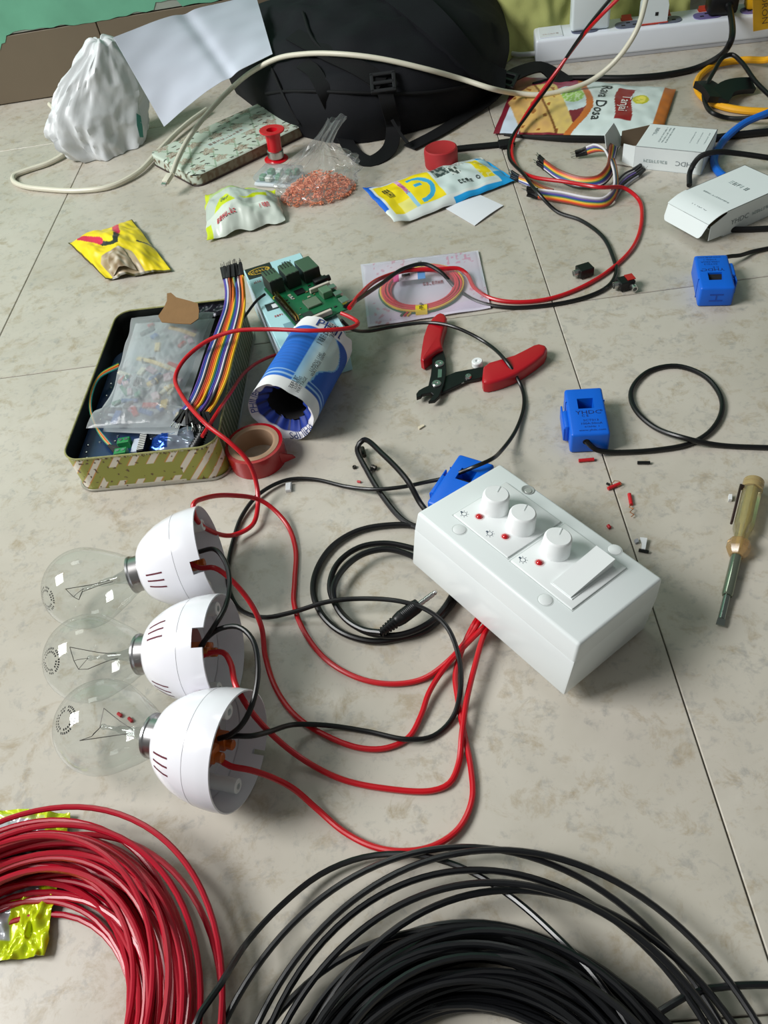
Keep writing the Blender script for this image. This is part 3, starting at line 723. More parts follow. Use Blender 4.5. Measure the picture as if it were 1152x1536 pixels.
# ------------------------------------------------------------------ tester screwdriver
A = P(1131, 722, .0085); B = P(1080, 938, .0028); ax = (B-A).normalized(); SL = (B-A).length
sx = V((0, 0, 1)); sx = (sx-ax*sx.dot(ax)).normalized(); sy = ax.cross(sx)
ST = Matrix.Identity(4)
for i in range(3): ST[i][0] = sx[i]; ST[i][1] = sy[i]; ST[i][2] = ax[i]; ST[i][3] = A[i]
sd = thing('tester_screwdriver', 'screwdriver with transparent amber handle and flat steel blade', 'screwdriver', T=ST)
clear_amber = M('amber_acrylic', (232, 220, 176), rough=.18, trans=.85, var=.12, vscale=120)
clear_green = M('pale_acrylic_core', (196, 186, 120), rough=.3, var=.1)
mb = MB(); mb.lathe([(.0060, 0), (.0074, .0006), (.0074, .004), (.0066, .0045), (.0074, .005), (.0074, .009)], 28, cap=True); part('handle_end', mb, M('amber_ring', (206, 184, 130), rough=.25, trans=.5), sd, local=True)
mb = MB(); mb.lathe([(.0072, .009), (.0076, .011), (.0076, .046), (.0066, .049), (.0052, .053), (.0052, .058)], 6, cap=True); hnd = part('handle', mb, clear_amber, sd, local=True, sharp=20)
mb = MB(); mb.lathe([(.0030, .004), (.0030, .040), (.0014, .044), (.0014, .066)], 12); part('neon_tube', mb, clear_green, sd, local=True)
mb = MB(); mb.lathe([(.0052, .058), (.0078, .0605), (.0080, .067), (.0062, .071), (.0044, .073)], 8); part('guard', mb, M('amber_guard', (222, 186, 130), rough=.2, trans=.7), sd, local=True, sharp=20)
mb = MB(); mb.lathe([(.0036, .072), (.0036, .106), (.0031, .1075)], 20); part('sleeve', mb, M('greenish_sleeve', (134, 142, 126), rough=.15, metal=.8), sd, local=True)
mb = MB(); mb.lathe([(.0024, .106), (.0024, .127)], 14); mb.add([(-.0016, -.0024, .127), (.0016, -.0024, .127), (.0016, .0024, .127), (-.0016, .0024, .127), (-.0004, -.0027, SL), (.0004, -.0027, SL), (.0004, .0027, SL), (-.0004, .0027, SL)], [(0,1,5,4),(1,2,6,5),(2,3,7,6),(3,0,4,7),(4,5,6,7)])
part('blade', mb, M('blade_steel', (150, 158, 152), rough=.2, metal=1), sd, local=True)
mb = MB(); mb.box((.0010, .0074, .010), (.0056, .0092, .047), r=.0006); mb.box((.0016, .0060, .010), (.0050, .0080, .0125)); part('pocket_clip', mb, M('dark_clip', (72, 56, 52), rough=.35, metal=.7), sd, local=True)

# ------------------------------------------------------------------ red tape roll, red cap
p = P(381, 690, 0); c = P(380, 664, .0195)
tr = thing('tape_roll', 'roll of red electrical tape standing between the tin and the crumpled carton', 'tape', loc=(c.x, c.y, 0))
T = Matrix.Translation((c.x, c.y, 0))
mb = MB(T); mb.lathe([(.0195, 0), (.0252, 0), (.0252, .0190), (.0195, .0190)], 56, cap=False); part('tape', mb, M('red_tape', (166, 14, 26), rough=.25, coat=.3, var=.06), tr)
mb = MB(T); mb.lathe([(.0195, .0), (.0195, .0195), (.0186, .0195), (.0172, .0190), (.0172, .0), (.0195, 0)], 48, cap=False); mb.lathe([(.0221, .0190), (.0221, .0193), (.0190, .0196)], 48, cap=False); part('cardboard_core', mb, M('cardboard', (168, 138, 112), rough=.9, bump=.3, bscale=200), tr)
mb = MB(); e = V((c.x+.0205, c.y-.0150, 0)); mb.add([e+V((0, 0, .003)), e+V((.012, .004, .003)), e+V((.010, .003, .008)), e+V((.003, .002, .012)), e+V((0, 0, .016))], [(0, 1, 2, 3, 4)]); mb.add([e+V((.0004, .0006, .003)), e+V((.0124, .0046, .003)), e+V((.0104, .0036, .008)), e+V((.0034, .0026, .012)), e+V((.0004, .0006, .016))], [(4, 3, 2, 1, 0)]); part('loose_end', mb, MATS['red_tape'], tr)
c = P(662, 240, .006)
mb = MB(Matrix.Translation((c.x, c.y, 0))); mb.lathe([(0, 0), (.0205, 0), (.0212, .002), (.0215, .018), (.0208, .0215), (.0192, .0225), (.0185, .0221), (0, .0223)], 48, cap=False)
solo('round_tub', mb, M('matte_red_plastic', (168, 34, 40), rough=.55, var=.05), 'small round red tub in front of the backpack strap', 'tub')

# ------------------------------------------------------------------ solder spool
c = P(414, 236, .003)
sp_ = thing('solder_spool', 'red plastic spool standing beside the patterned tin lid', 'spool', loc=(c.x, c.y, 0))
redp = M('spool_red', (206, 14, 32), rough=.3, coat=.2)
T = Matrix.Translation((c.x, c.y, 0)) @ Matrix.Rotation(R(4), 4, 'Y')
mb = MB(T); mb.lathe([(.0055, .001), (.0165, 0), (.0165, .0015), (.0100, .0025), (.0095, .020), (.0105, .036), (.0168, .0385), (.0172, .0400), (.0165, .0405), (.0075, .0400), (.0068, .036), (.0055, .001)], 36, cap=False); part('reel', mb, redp, sp_)
mb = MB(T); mb.lathe([(.0096, .003), (.0112, .004), (.0112, .0125), (.0096, .0135)], 30, cap=False); part('solder_wire', mb, metal, sp_)

# ------------------------------------------------------------------ clear organiser box with small parts
cb = P(384, 281, 0)
T = frame(cb, (P(424, 284, 0)-cb))
ob = thing('organiser_box', 'small clear plastic case holding white and green parts below the red spool', 'parts case', T=T)
clr = thin_glass('clear_case', tint=(240, 244, 246), rough=.08, refl=1.3, haze=.18)
mb = MB(); mb.box((-.003, 0, 0), (.055, .040, .006), r=.003); part('base_tray', mb, M('frosted_tray', (206, 214, 220), rough=.25), ob, local=True)
mb = MB(); mb.box((-.003, 0, .0062), (.055, .040, .015), r=.004, seg=3); part('clear_lid', mb, clr, ob, local=True)
for (x, y, m_) in ((.008, .010, 'g'), (.018, .008, 'w'), (.030, .014, 'g'), (.042, .010, 'w'), (.012, .026, 'g'), (.024, .028, 'w'), (.038, .027, 'g'), (.047, .030, 'g')):
    mb = MB(); mb.box((x-.004, y-.005, .0062), (x+.004, y+.005, .0125), r=.001, seg=1)
    part('small_part', mb, M('part_green', (96, 150, 116), rough=.5) if m_ == 'g' else M('part_white', (226, 226, 218), rough=.5), ob, local=True)

# ------------------------------------------------------------------ clear bag with orange bits
def blob(c, rx, ry, rz, seed, amp=.25, sub=4, rot=0.0, sharpn=3.0, flat=True):
    bm = bmesh.new(); bmesh.ops.create_icosphere(bm, subdivisions=sub, radius=1)
    for v in bm.verts:
        d = v.co.normalized(); n1 = noise.noise(d*sharpn+V((seed, 0, 0))); n2 = abs(noise.noise(d*sharpn*2.3+V((0, seed, 0))))
        k = 1+amp*n1-amp*.9*n2+amp*.25*noise.noise(d*sharpn*6)
        x, y, z = d.x*rx*k, d.y*ry*k, d.z*k
        zz = (z+1)*rz if not flat else max(0, (z*.5+.5))*rz*2*.5
        ca, sa = math.cos(rot), math.sin(rot)
        v.co = V((c[0]+x*ca-y*sa, c[1]+x*sa+y*ca, c[2]+max(.0005, zz)))
    return bm
oc = P(478, 290, 0)
rnd = random.Random(3)
mb = MB()
for k in range(760):
    a = rnd.uniform(0, 6.28); q = rnd.random()**.5; x = oc.x+.048*q*math.cos(a); y = oc.y+.034*q*math.sin(a)
    h_ = .026*(1-q*q); z = .002+h_*rnd.random()
    d = V((rnd.uniform(-1, 1), rnd.uniform(-1, 1), rnd.uniform(-.3, .3))).normalized()*rnd.uniform(.0014, .0034)
    pth = [V((x, y, z))-d, V((x, y, z))+d.orthogonal()*.25, V((x, y, z))+d]
    mb.tube([V((p.x, p.y, max(.0012, p.z))) for p in pth], .00075, 5, smooth=False)
ob_ = solo('orange_bits', mb, M('orange_plastic_bits', (244, 158, 122), rough=.45, var=.08, vscale=90), 'loose orange plastic bits inside the clear crumpled bag', 'plastic bits', sharp=60); ob_['kind'] = 'stuff'
film = thin_glass('crinkled_clear_film', tint=(248, 248, 248), rough=.12, refl=1.45, haze=.10)
def bagpt(u, v):
    a = 2*math.pi*u
    e = v**.8
    neck = 1-.78*max(0, (v-.35)/.65)**1.1
    rx, ry = .054*neck, .040*neck
    if v < .12: rx *= .75+.25*v/.12*1; ry *= .75+.25*v/.12
    k = 1+.22*nz(math.cos(a)*2.2, math.sin(a)*2.2, v*3+4)+.20*nz(math.cos(a)*5, math.sin(a)*5, v*8)+.08*nz(math.cos(a)*12, math.sin(a)*12, v*16)
    z = .0008+.046*e*(1+.2*nz(math.cos(a)*3, math.sin(a)*3, 9))
    return V((oc.x+.016*v+rx*k*math.cos(a), oc.y+.028*v+ry*k*math.sin(a), z))
mb = MB(); mb.sheet(bagpt, 72, 30)
tp = bagpt(0, 1)
mb.sheet(lambda u, v: bagpt(u, 1)*(1-v)+(V((oc.x+.042, oc.y+.062, .062))+V((.012*math.cos(6.28*u)*(.4+v*.6), .008*math.sin(6.28*u)*(.4+v*.6), .006*nz(u*9, 2))))*v, 40, 10)
solo('clear_bag', mb, film, 'crumpled clear plastic bag full of orange bits', 'plastic bag', sharp=25)

# ------------------------------------------------------------------ crumpled wrappers
def quad(c0, c1, c2, c3):
    """bilinear patch, u from c0 to c1 (near edge), v towards c3/c2 (far edge)"""
    c0, c1, c2, c3 = map(V, (c0, c1, c2, c3))
    return lambda u, v: (c0*(1-u)+c1*u)*(1-v)+(c3*(1-u)+c2*u)*v
# lime and white sachet
Qw = quad(P(310, 360, .004), P(428, 330, .004), P(413, 284, .010), P(308, 292, .010))
def lime_S(u, v):
    p = Qw(u, v); hump = (math.sin(math.pi*min(1, max(0, u)))**.6)*math.sin(math.pi*v)**.7
    z = p.z+.024*hump*(1+.4*nz(u*3, v*3, 1.7))+.004*nz(u*4+v*3, v*3, 4)+.0012*nz(u*12, v*9, 8)
    return V((p.x+.003*nz(u*5, v*5, 3), p.y+.004*nz(u*6, v*4, 6), max(.0012, z)))
def lime_paint(u, v):
    lime = (198, 216, 14); pale = (176, 200, 130); wh = (206, 216, 206); clr_ = (184, 196, 186)
    if u < .08 and (v > .62 or v < .22): return lime
    if v > .86: return mixc(lime, pale, .35) if u < .7 else lime
    if v > .70: return pale
    if .14 < u < .45 and .33 < v < .33+.26*math.sin(math.pi*(u-.14)/.31): return lime
    if .48 < u < .86 and .42+.10*(u-.48) < v < .42+.45*(u-.48): return lime
    if v < .34: return wh
    return clr_
lw = thing('snack_sachet', 'crumpled lime green and white plastic sachet below the red spool', 'sachet', loc=P(365, 330))
mb = MB(); mb.sheet(lime_S, 110, 70, lime_paint, .0006); part('film', mb, VC, lw, sharp=50)
mb = MB()
def on_lime(u0, v0, su, sv):
    return lambda a, b: lime_S(u0+a*su, v0+b*sv)+V((0, -.0004, .0010))
scribble_map(mb, 7, on_lime(.30, .17, 7.0, 9.0), .036, .008, 4); scribble_map(mb, 4, on_lime(.80, .26, 7, 9), .016, .008, 5); part('red_print', mb, M('red_print', (196, 70, 80), rough=.6), lw)
mb = MB(); scribble_map(mb, 3, on_lime(.31, .47, 7.0, 9.0), .018, .009, 6); part('dark_print', mb, M('navy_print', (64, 92, 96), rough=.6), lw)

# yellow pack with a picture of pliers
Qy = quad(P(158, 418, .004), P(258, 405, .003), P(198, 329, .004), P(102, 364, .004))
def yel_S(u, v):
    p = Qy(u, v); z = p.z+.016*math.sin(math.pi*u)**.7*math.sin(math.pi*v)**.7*(1+.4*nz(u*3, v*3, 2))+.0035*nz(u*5, v*5, 9)+.0012*nz(u*13, v*12, 5)
    return V((p.x, p.y, max(.0012, z)))
def seg_d(u, v, a, b):
    ax_, ay, bx, by = *a, *b; t_ = max(0, min(1, ((u-ax_)*(bx-ax_)+(v-ay)*(by-ay))/((bx-ax_)**2+(by-ay)**2)))
    return math.hypot(u-ax_-t_*(bx-ax_), v-ay-t_*(by-ay))
def yel_paint(u, v):
    e = min(u, v, 1-u, 1-v)
    if e < .022: return (70, 64, 20)
    if seg_d(u, v, (.16, .88), (.33, .62)) < .052: return (206, 24, 70)
    if seg_d(u, v, (.71, .92), (.64, .70)) < .050: return (206, 24, 70)
    if seg_d(u, v, (.34, .57), (.47, .47)) < .032 or seg_d(u, v, (.61, .63), (.51, .47)) < .036: return (30, 30, 28)
    if seg_d(u, v, (.82, .46), (1.0, .40)) < .024: return (40, 44, 24)
    if v < .36 and .12 < u < .62:
        k = nz(u*9, v*9, 3); return (168+40*k, 150+40*k, 118+40*k) if abs(u-.36)+v < .52 else (232, 206, 24)
    k = .04*nz(u*8, v*8, 7)
    return (238*(1+k), 214*(1+k), 18)
mb = MB(); mb.sheet(yel_S, 90, 90, yel_paint, .0005)
yw = thing('tool_pack', 'crumpled yellow packet printed with red handled pliers', 'packet', loc=P(180, 375))
part('film', mb, VC, yw, sharp=50)
fl0 = P(186, 414, .014)
mb = MB(); mb.sheet(lambda u, v: yel_S(.10+.42*u, .04+.30*v)+V((.004*(1-u), -.002*(1-v), .0015+.005*math.sin(math.pi*u)*(1-v)+.002*nz(u*5, v*5, 2))), 24, 16, lambda u, v: mixc((196, 186, 168), (120, 98, 66), min(1, max(0, .5+nz(u*5, v*5, 11)))), .0004); part('torn_flap', mb, VCM, yw)

# resealable pouch, blue edged
Qp = quad(P(592, 340, .003), P(774, 270, .003), P(722, 236, .003), P(545, 288, .003))
def pou_S(u, v):
    p = Qp(u, v); z = p.z+.016*(math.sin(math.pi*min(1, u*1.02))**.5)*(math.sin(math.pi*v)**.6)*(.85+.3*nz(u*2, v*2, 1))+.0025*nz(u*9, v*5, 3)
    if u < .12: z += .006*(.12-u)/.12
    return V((p.x, p.y, max(.0012, z)))
def pou_paint(u, v):
    e = min(v, 1-v); wh = (222, 230, 226); yl = (240, 218, 20); bl = (22, 96, 206); cy = (34, 160, 226)
    if u < .03 and v > .25: return bl
    if v > .93: return bl if u < .48 else wh
    if v < .07: return wh if u < .50 else cy
    if u > .965: return cy
    if u > .90: return cy if (v < .35 or v > .8) else mixc(cy, wh, .7)
    if e < .12 or u < .05: return wh
    if u < .22: 
        return yl if v > .34 or u < .12 else mixc(yl, wh, .5)
    if .25 < u < .46 and .13 < v < .86:
        d = math.hypot((u-.285)*1.9, v-.45)
        if abs(d-.26) < .035 and u > .285: return (60, 168, 214)
        if abs(v-.52) < .035 and .30 < u < .36: return (60, 168, 214)
        return yl
    if .22 <= u <= .25: return (214, 170, 200) if v > .5 else (150, 200, 226)
    if .48 < u < .60 and .50 < v < .80:
        return (58, 70, 70) if nz(u*40, v*14, 2) > -.1 else (150, 160, 156)
    if .60 < u < .68 and .44 < v < .66: return (70, 78, 76) if nz(u*50, v*16, 5) > 0 else wh
    if .80 < u < .895 and .22 < v < .82: return yl if nz(u*30, v*14, 6) < .35 else (240, 236, 150)
    if .66 < u < .77 and .70 < v < .86: return (64, 72, 72) if nz(u*46, v*22, 12) > .05 else wh
    return (208, 224, 222)
pp = thing('resealable_pouch', 'flat resealable pouch printed yellow and white with blue edges', 'pouch', loc=P(660, 290))
mb = MB(); mb.sheet(pou_S, 170, 80, pou_paint, .0006); part('film', mb, VC, pp, sharp=50)
mb = MB()
scribble_map(mb, 5, lambda a, b: pou_S(.115+b*4.6, .60-a*8.5)+V((0, 0, .0009)), .034, .010, 7)
scribble_map(mb, 4, lambda a, b: pou_S(.66+a*5.2, .27+b*8.5)+V((0, 0, .0009)), .022, .010, 8)
part('dark_print', mb, print_blk, pp)
mb = MB(); scribble_map(mb, 9, lambda a, b: pou_S(.232+b*4.6, .58-a*8.5)+V((0, 0, .0009)), .036, .006, 9); part('pink_print', mb, M('pink_print', (206, 70, 150), rough=.6), pp)
mb = MB()
for k in range(10):
    a = k*.62; d = .006
    mb.box((-.0006, -.0006, 0), (.0006, .0006, .0002), T=Matrix.Translation(pou_S(.76+.012*math.cos(a), .27+.03*math.sin(a))+V((0, 0, .0008))))
part('badge', mb, print_blk, pp)

# white card under the pouch
Qc = quad(P(712, 339, .0006), P(755, 309, .0006), P(718, 292, .0006), P(668, 313, .0006))
mb = MB(); mb.sheet(lambda u, v: Qc(u, v)+V((0, 0, .0012*math.sin(3*u)+.0006)), 8, 8, None, .0005)
solo('white_card', mb, M('white_card', (226, 230, 236), rough=.6, var=.01), 'blank white card under the resealable pouch', 'card')

# mix packet with a food picture
Qr = quad(P(740, 200, .003), P(990, 207, .003), P(1014, 134, .003), P(776, 114, .003))
def rav_S(u, v):
    p = Qr(u, v); z = p.z+.010*math.sin(math.pi*u)**.5*math.sin(math.pi*v)**.6+.0025*nz(u*6, v*4, 3)+.001*nz(u*16, v*10, 1)
    return V((p.x, p.y, max(.0012, z)))
def rav_paint(u, v):
    ub = .485+.055*math.sin((v-.1)*5.2)
    if u > .935: return (196, 112, 44)
    if abs(u-ub) < .022: return (198, 112, 46)
    if u < ub:
        # two folded pancakes side by side
        e0, e1, e2 = .02+.33*(.47-v), .24+.31*(.5-v), .37+.29*(.5-v)
        if .02 < v < .84-.5*abs(u-.22) and max(e0, .015+.3*(v-.47)) < u < e2:
            if abs(u-e1) < .008: return (120, 74, 34)
            k = nz(u*26, v*12, 3 if u < e1 else 8)
            if k > .36: return (158, 92, 40)
            return (214+24*k, 172+24*k, 104) if u < e1 else (216+24*k, 188+24*k, 112)
        if math.hypot(u-.42, (v-.60)*.5) < .075: 
            return (150, 196, 90) if nz(u*60, v*26, 2) > -.05 else (196, 222, 170)
        if math.hypot(u-.42, (v-.56)*.5) < .125: return (206, 224, 226)
        if u < .16 and v < .40 and u > .04: return (206, 220, 236)
        return (122, 26, 46) if v < .62 else (146, 36, 70)
    if .69+.02*math.sin(v*7) < u < .79+.02*math.sin(v*7) and .22 < v < .82: return (146, 26, 34)
    if math.hypot(u-.825, (v-.62)*.5) < .048:
        return (196, 196, 30) if math.hypot(u-.825, (v-.62)*.5) > .036 or nz(u*60, v*30, 1) > .1 else (238, 226, 90)
    return (216, 230, 228)
rv = thing('mix_packet', 'printed pancake mix packet with maroon and orange bands beside the jumper leads', 'packet', loc=P(880, 165))
mb = MB(); mb.sheet(rav_S, 180, 90, rav_paint, .0006); part('film', mb, VC, rv, sharp=50)
mb = MB(); lettering_map(mb, 'Rava Dosa', lambda a, b: rav_S(.600+b*4.2, .52-a*6.9)+V((0, 0, .0010)), .022);  part('dark_print', mb, print_blk, rv)
mb = MB(); lettering_map(mb, 'Tanjai', lambda a, b: rav_S(.742+b*4.2, .50-a*6.9)+V((0, 0, .0010)), .019, 1.0); part('white_print', mb, M('white_print', (240, 238, 234), rough=.5), rv)

# clear bag of coiled hook-up wire
Qs = quad(P(552, 492, .001), P(736, 463, .001), P(717, 377, .001), P(541, 398, .001))
pk = thing('wire_pack', 'flat clear packet holding a coil of red hook-up wire', 'packet', loc=P(640, 432))
def pk_paint(u, v):
    base_ = mixc((192, 204, 212), (216, 204, 212), min(1, max(0, .5+.9*nz(u*3, v*3, 2))))
    if v < .16: base_ = mixc(base_, (216, 200, 222), .6)
    if (v > .80 and .72 < u < .95 and nz(u*40, v*20, 4) > .2) or (v < .42 and v > .16 and u > .86 and nz(u*30, v*22, 8) > .3): return (206, 150, 172)
    if (.06 < u < .20 and v < .35 and nz(u*22, v*18, 3) > .15) or (.10 < u < .38 and v > .78 and nz(u*26, v*16, 5) > .25): return (200, 156, 170)
    return base_
mb = MB(); mb.sheet(lambda u, v: Qs(u, v)+V((0, 0, .0012+.001*nz(u*5, v*4, 3))), 100, 60, pk_paint, .0005); part('backing_film', mb, VC, pk)
cc = P(632, 429, .006); cols = [('red', (206, 40, 54))]*6
hkr = M('hookup_red', (212, 52, 64), rough=.35); hky = M('hookup_yellow', (226, 186, 40), rough=.35); hkg = M('hookup_green', (46, 110, 70), rough=.35)
k = 0
for ring_, (rr, z, m_) in enumerate([(.0445, .0030, hkg), (.0435, .0048, hky), (.0415, .0030, hkr), (.0415, .0056, hkr), (.0388, .0030, hkr), (.0388, .0058, hkr), (.0360, .0032, hkr), (.0360, .0058, hkr), (.0335, .0034, hkr)]):
    mb = MB(); pts_ = [V((cc.x+(rr+.0006*math.sin(3*a+ring_))*math.cos(a), cc.y+(rr*.98)*math.sin(a), z)) for a in [2*math.pi*i/48 for i in range(49)]]
    mb.tube(pts_, .0013, 7, smooth=False); part('wire_turn', mb, m_, pk)
for aa, cl in ((R(-100), (232, 206, 30)), (R(82), (226, 214, 60))):
    mb = MB(); e = V((math.cos(aa), math.sin(aa), 0)); tt = V((-e.y, e.x, 0)); o_ = V((cc.x, cc.y, 0))
    mb.sheet(lambda u, v: o_+e*(.0315+.0150*u)+tt*(-.006+.012*v)+V((0, 0, .0025+.0055*math.sin(math.pi*u)**.5)), 12, 4, None, .0004); tg = part('wrap_label', mb, M('yellow_label_%d' % int(cl[1]), cl, rough=.4), pk)
    mb = MB(); scribble_map(mb, 4, lambda a, b: o_+e*(.039-a)+tt*b+V((0, 0, .0086)), .011, .004, 10); part('label_print', mb, print_blk, tg)
lab0 = P(618, 414, .009)
mb = MB(frame(lab0, P(650, 408, .009)-P(600, 414, .009))); mb.box((-.020, -.008, 0), (-.014, .008, .0006)); part('magenta_tab', mb, M('magenta_print', (206, 40, 130), rough=.5), pk)
mb = MB(frame(lab0, P(650, 408, .009)-P(600, 414, .009))); mb.box((-.014, -.008, 0), (.006, .008, .0006)); part('paper_label', mb, M('label_white', (232, 226, 234), rough=.6), pk)
mb = MB(frame(lab0, P(650, 408, .009)-P(600, 414, .009))); mb.box((.006, -.008, 0), (.014, .008, .0006)); part('blue_tab', mb, M('blue_print', (60, 150, 214), rough=.5), pk)
mb = MB(frame(lab0+V((0, 0, .0008)), P(650, 408, .009)-P(600, 414, .009))); mb.add(*[[(x, y, 0) for x, y in ((-.011, .000), (-.002, .000), (-.002, .005), (-.011, .005))], [(0, 1, 2, 3)]]); part('label_mark', mb, print_blk, pk)
mb = MB(); scribble_map(mb, 7, lambda a, b: P(650, 424, .0032)+(P(690, 418)-P(640, 424)).normalized()*a+(P(648, 400)-P(650, 424)).normalized()*b, .022, .006, 11); part('maroon_print', mb, M('maroon_print', (150, 30, 50), rough=.5), pk)
for k, (m_, dx) in enumerate(((hkr, 0), (hky, 5), (hkg, -5))):
    mb = MB(); mb.tube(wire([(622+dx*.4, 459, .005), (614+dx, 466, .004), (606+dx, 474, .003)]), .0011, 6); part('wire_tail', mb, m_, pk)
mb = MB(); mb.sheet(lambda u, v: Qs(.02+.96*u, .03+.94*v)+V((0, 0, .0022+.0075*(math.sin(math.pi*u)*math.sin(math.pi*v))**.35+.0012*nz(u*8, v*7, 6))), 60, 40); part('clear_film', mb, thin_glass('pack_film', tint=(250, 246, 250), rough=.12, refl=1.12, haze=.16), pk)

# ------------------------------------------------------------------ striped tin and what lies in it
TC = V((-.259, .503, 0)); TX = V((.1330, -.0185, 0)).normalized()
TT = frame(TC, TX)           # x along the front edge, y to the back, z up
TW, TD, TH, TRr = .1345, .2160, .0385, .016
def rrect(w_, d_, r_, n=8, inset=0.0):
    pts = []; x0, y0, x1, y1 = inset, inset, w_-inset, d_-inset; r_ = max(.001, r_-inset)
    for cx_, cy_, a0 in ((x1-r_, y0+r_, -90), (x1-r_, y1-r_, 0), (x0+r_, y1-r_, 90), (x0+r_, y0+r_, 180)):
        for k in range(n+1):
            a = R(a0+90*k/n); pts.append((cx_+r_*math.cos(a), cy_+r_*math.sin(a)))
    return pts
def dense(loop, step):
    out = []
    for a, b in zip(loop, loop[1:]+loop[:1]):
        n = max(1, int(math.hypot(b[0]-a[0], b[1]-a[1])/step))
        for k in range(n): out.append((a[0]+(b[0]-a[0])*k/n, a[1]+(b[1]-a[1])*k/n))
    return out
tin = thing('storage_tin', 'open rectangular tin with green and white striped sides full of electronic parts', 'tin', T=TT)
lp = dense(rrect(TW, TD, TRr), .0007); n = len(lp)
mb = MB(); vs_ = []; cs_ = []; fs_ = []
rows = 44
for j in range(rows+1):
    z = TH*j/rows
    for (x, y) in lp:
        vs_.append((x, y, z))
        g = (150, 152, 66); wv = (224, 218, 204); og = (196, 138, 66); rust = (92, 64, 40)
        c_ = g
        if y < TRr*.8:                      # front: slanting stripes and plain cartouche
            ph = ((x - z*.80)/.0165) % 1
            inside = .028 < x < .098 and .009 < z < .026
            tooth = .028 < x < .098
            if not inside:
                if ph < .36: c_ = wv
                elif ph < .42 or ph > .95: c_ = og
            if tooth and not inside and z < .004: c_ = wv
        else:
            ph = (y/.0075) % 1; c_ = (74, 84, 50) if ph < .55 else ((176, 172, 150) if ph < .75 else (96, 100, 62))
        if z > TH-.002 and nz(x*300, y*300, 2) > -.1: c_ = (206, 206, 180) if nz(x*500, y*500, 3) > 0 else g
        if nz(x*260, y*260, z*260) > .52 or (z > TH-.003 and nz(x*420, y*420, 7) > .15): c_ = rust
        cs_.append((*lin(c_), 1))
for j in range(rows):
    for i in range(n): i2 = (i+1) % n; fs_.append((j*n+i, j*n+i2, (j+1)*n+i2, (j+1)*n+i))
mb.add(vs_, fs_, None, cs_); part('outer_wall', mb, M('printed_tin', vcol=True, rough=.4, var=.05), tin, local=True)
li = rrect(TW, TD, TRr, 8, .0008); ni = len(li); mb = MB()
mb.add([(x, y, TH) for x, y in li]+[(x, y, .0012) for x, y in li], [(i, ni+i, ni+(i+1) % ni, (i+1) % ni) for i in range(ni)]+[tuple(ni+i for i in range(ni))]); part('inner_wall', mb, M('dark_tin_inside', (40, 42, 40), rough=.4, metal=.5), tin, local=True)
mb = MB(); q_ = [V((x, y, TH)) for x, y in rrect(TW, TD, TRr)]; mb.tube(q_+[q_[0]], .0009, 6, smooth=False); part('rolled_rim', mb, M('worn_rim', (150, 148, 96), rough=.5, var=.5, vscale=400), tin, local=True)
mb = MB(); q_ = [V((x, y, .0012)) for x, y in rrect(TW+.002, TD+.002, TRr)]; mb.tube([p-V((.001, .001, 0)) for p in q_+[q_[0]]], .0012, 6, smooth=False); part('base_bead', mb, M('bead_metal', (176, 172, 160), rough=.4, metal=.6), tin, local=True)
def tl(px, py, z):
    """pixel at height z -> tin local"""
    return TT.inverted() @ P(px, py, z)
# blue circuit board in the bottom
bb = thing('perforated_board', 'dark blue circuit board with rows of solder dots inside the striped tin', 'circuit board', T=TT)
mb = MB(); mb.prism([(x+.003, y+.003) for x, y in rrect(.075, .168, .014, 5)], .0205, .0221); part('board', mb, M('navy_board', (18, 44, 84), rough=.35, coat=.2), bb, local=True)
rnd = random.Random(21)
mb = MB()
for i in range(14):
    for x in (.010, .020, .034):
        if rnd.random() < .25: continue
        mb.lathe([(.0011, .0221), (.0009, .0230), (0, .0232)], 8, cap=False, T=Matrix.Translation((x+rnd.uniform(-.002, .002), .010+i*.0085+rnd.uniform(-.002, .002), 0)))
part('solder_joints', mb, metal, bb, local=True)
# frosted component bag
def fb(px, py, z): return P(px, py, z)
Qb = quad(fb(150, 640, .034), fb(262, 645, .036), fb(320, 470, .036), fb(200, 478, .034))
def bag_edge(u, v):
    p = Qb(u, v)
    return p
def fb_S(u, v):
    p = Qb(u, v); hump = (max(0, math.sin(math.pi*u))*max(0, math.sin(math.pi*v)))**.5
    cr = 1 if v < .35 else .45
    z = p.z+.014*hump+cr*(.005*nz(u*6, v*7, 3)+.003*abs(nz(u*14, v*16, 5)))*hump+.001
    sh = .010*nz(v*4, 1.5)*(1 if u > .5 else -1)*abs(u-.5)*2
    if v < .12: sh += (u-.5)*.012
    return V((p.x+sh, p.y+.003*nz(u*5, 7), z))
fbag = thing('component_bag', 'frosted plastic bag of mixed components lying on top in the striped tin', 'plastic bag', loc=P(240, 560, .0))
mb = MB(); mb.sheet(fb_S, 80, 110); part('top_film', mb, thin_glass('frosted_film', tint=(236, 242, 242), rough=.14, refl=1.4, haze=.40), fbag, sharp=40)
mb = MB(); mb.sheet(lambda u, v: Qb(u, v)+V((0, 0, -.006)), 10, 10); part('under_film', mb, thin_glass('frosted_film_under', tint=(210, 220, 220), rough=.3, refl=1.2, haze=.75), fbag)
rnd = random.Random(8)
compc = [((212, 186, 130), 'tan'), ((176, 60, 50), 'red'), ((50, 90, 150), 'blue'), ((60, 120, 96), 'green'), ((70, 66, 70), 'dark'), ((190, 160, 170), 'pink'), ((206, 200, 180), 'cream')]
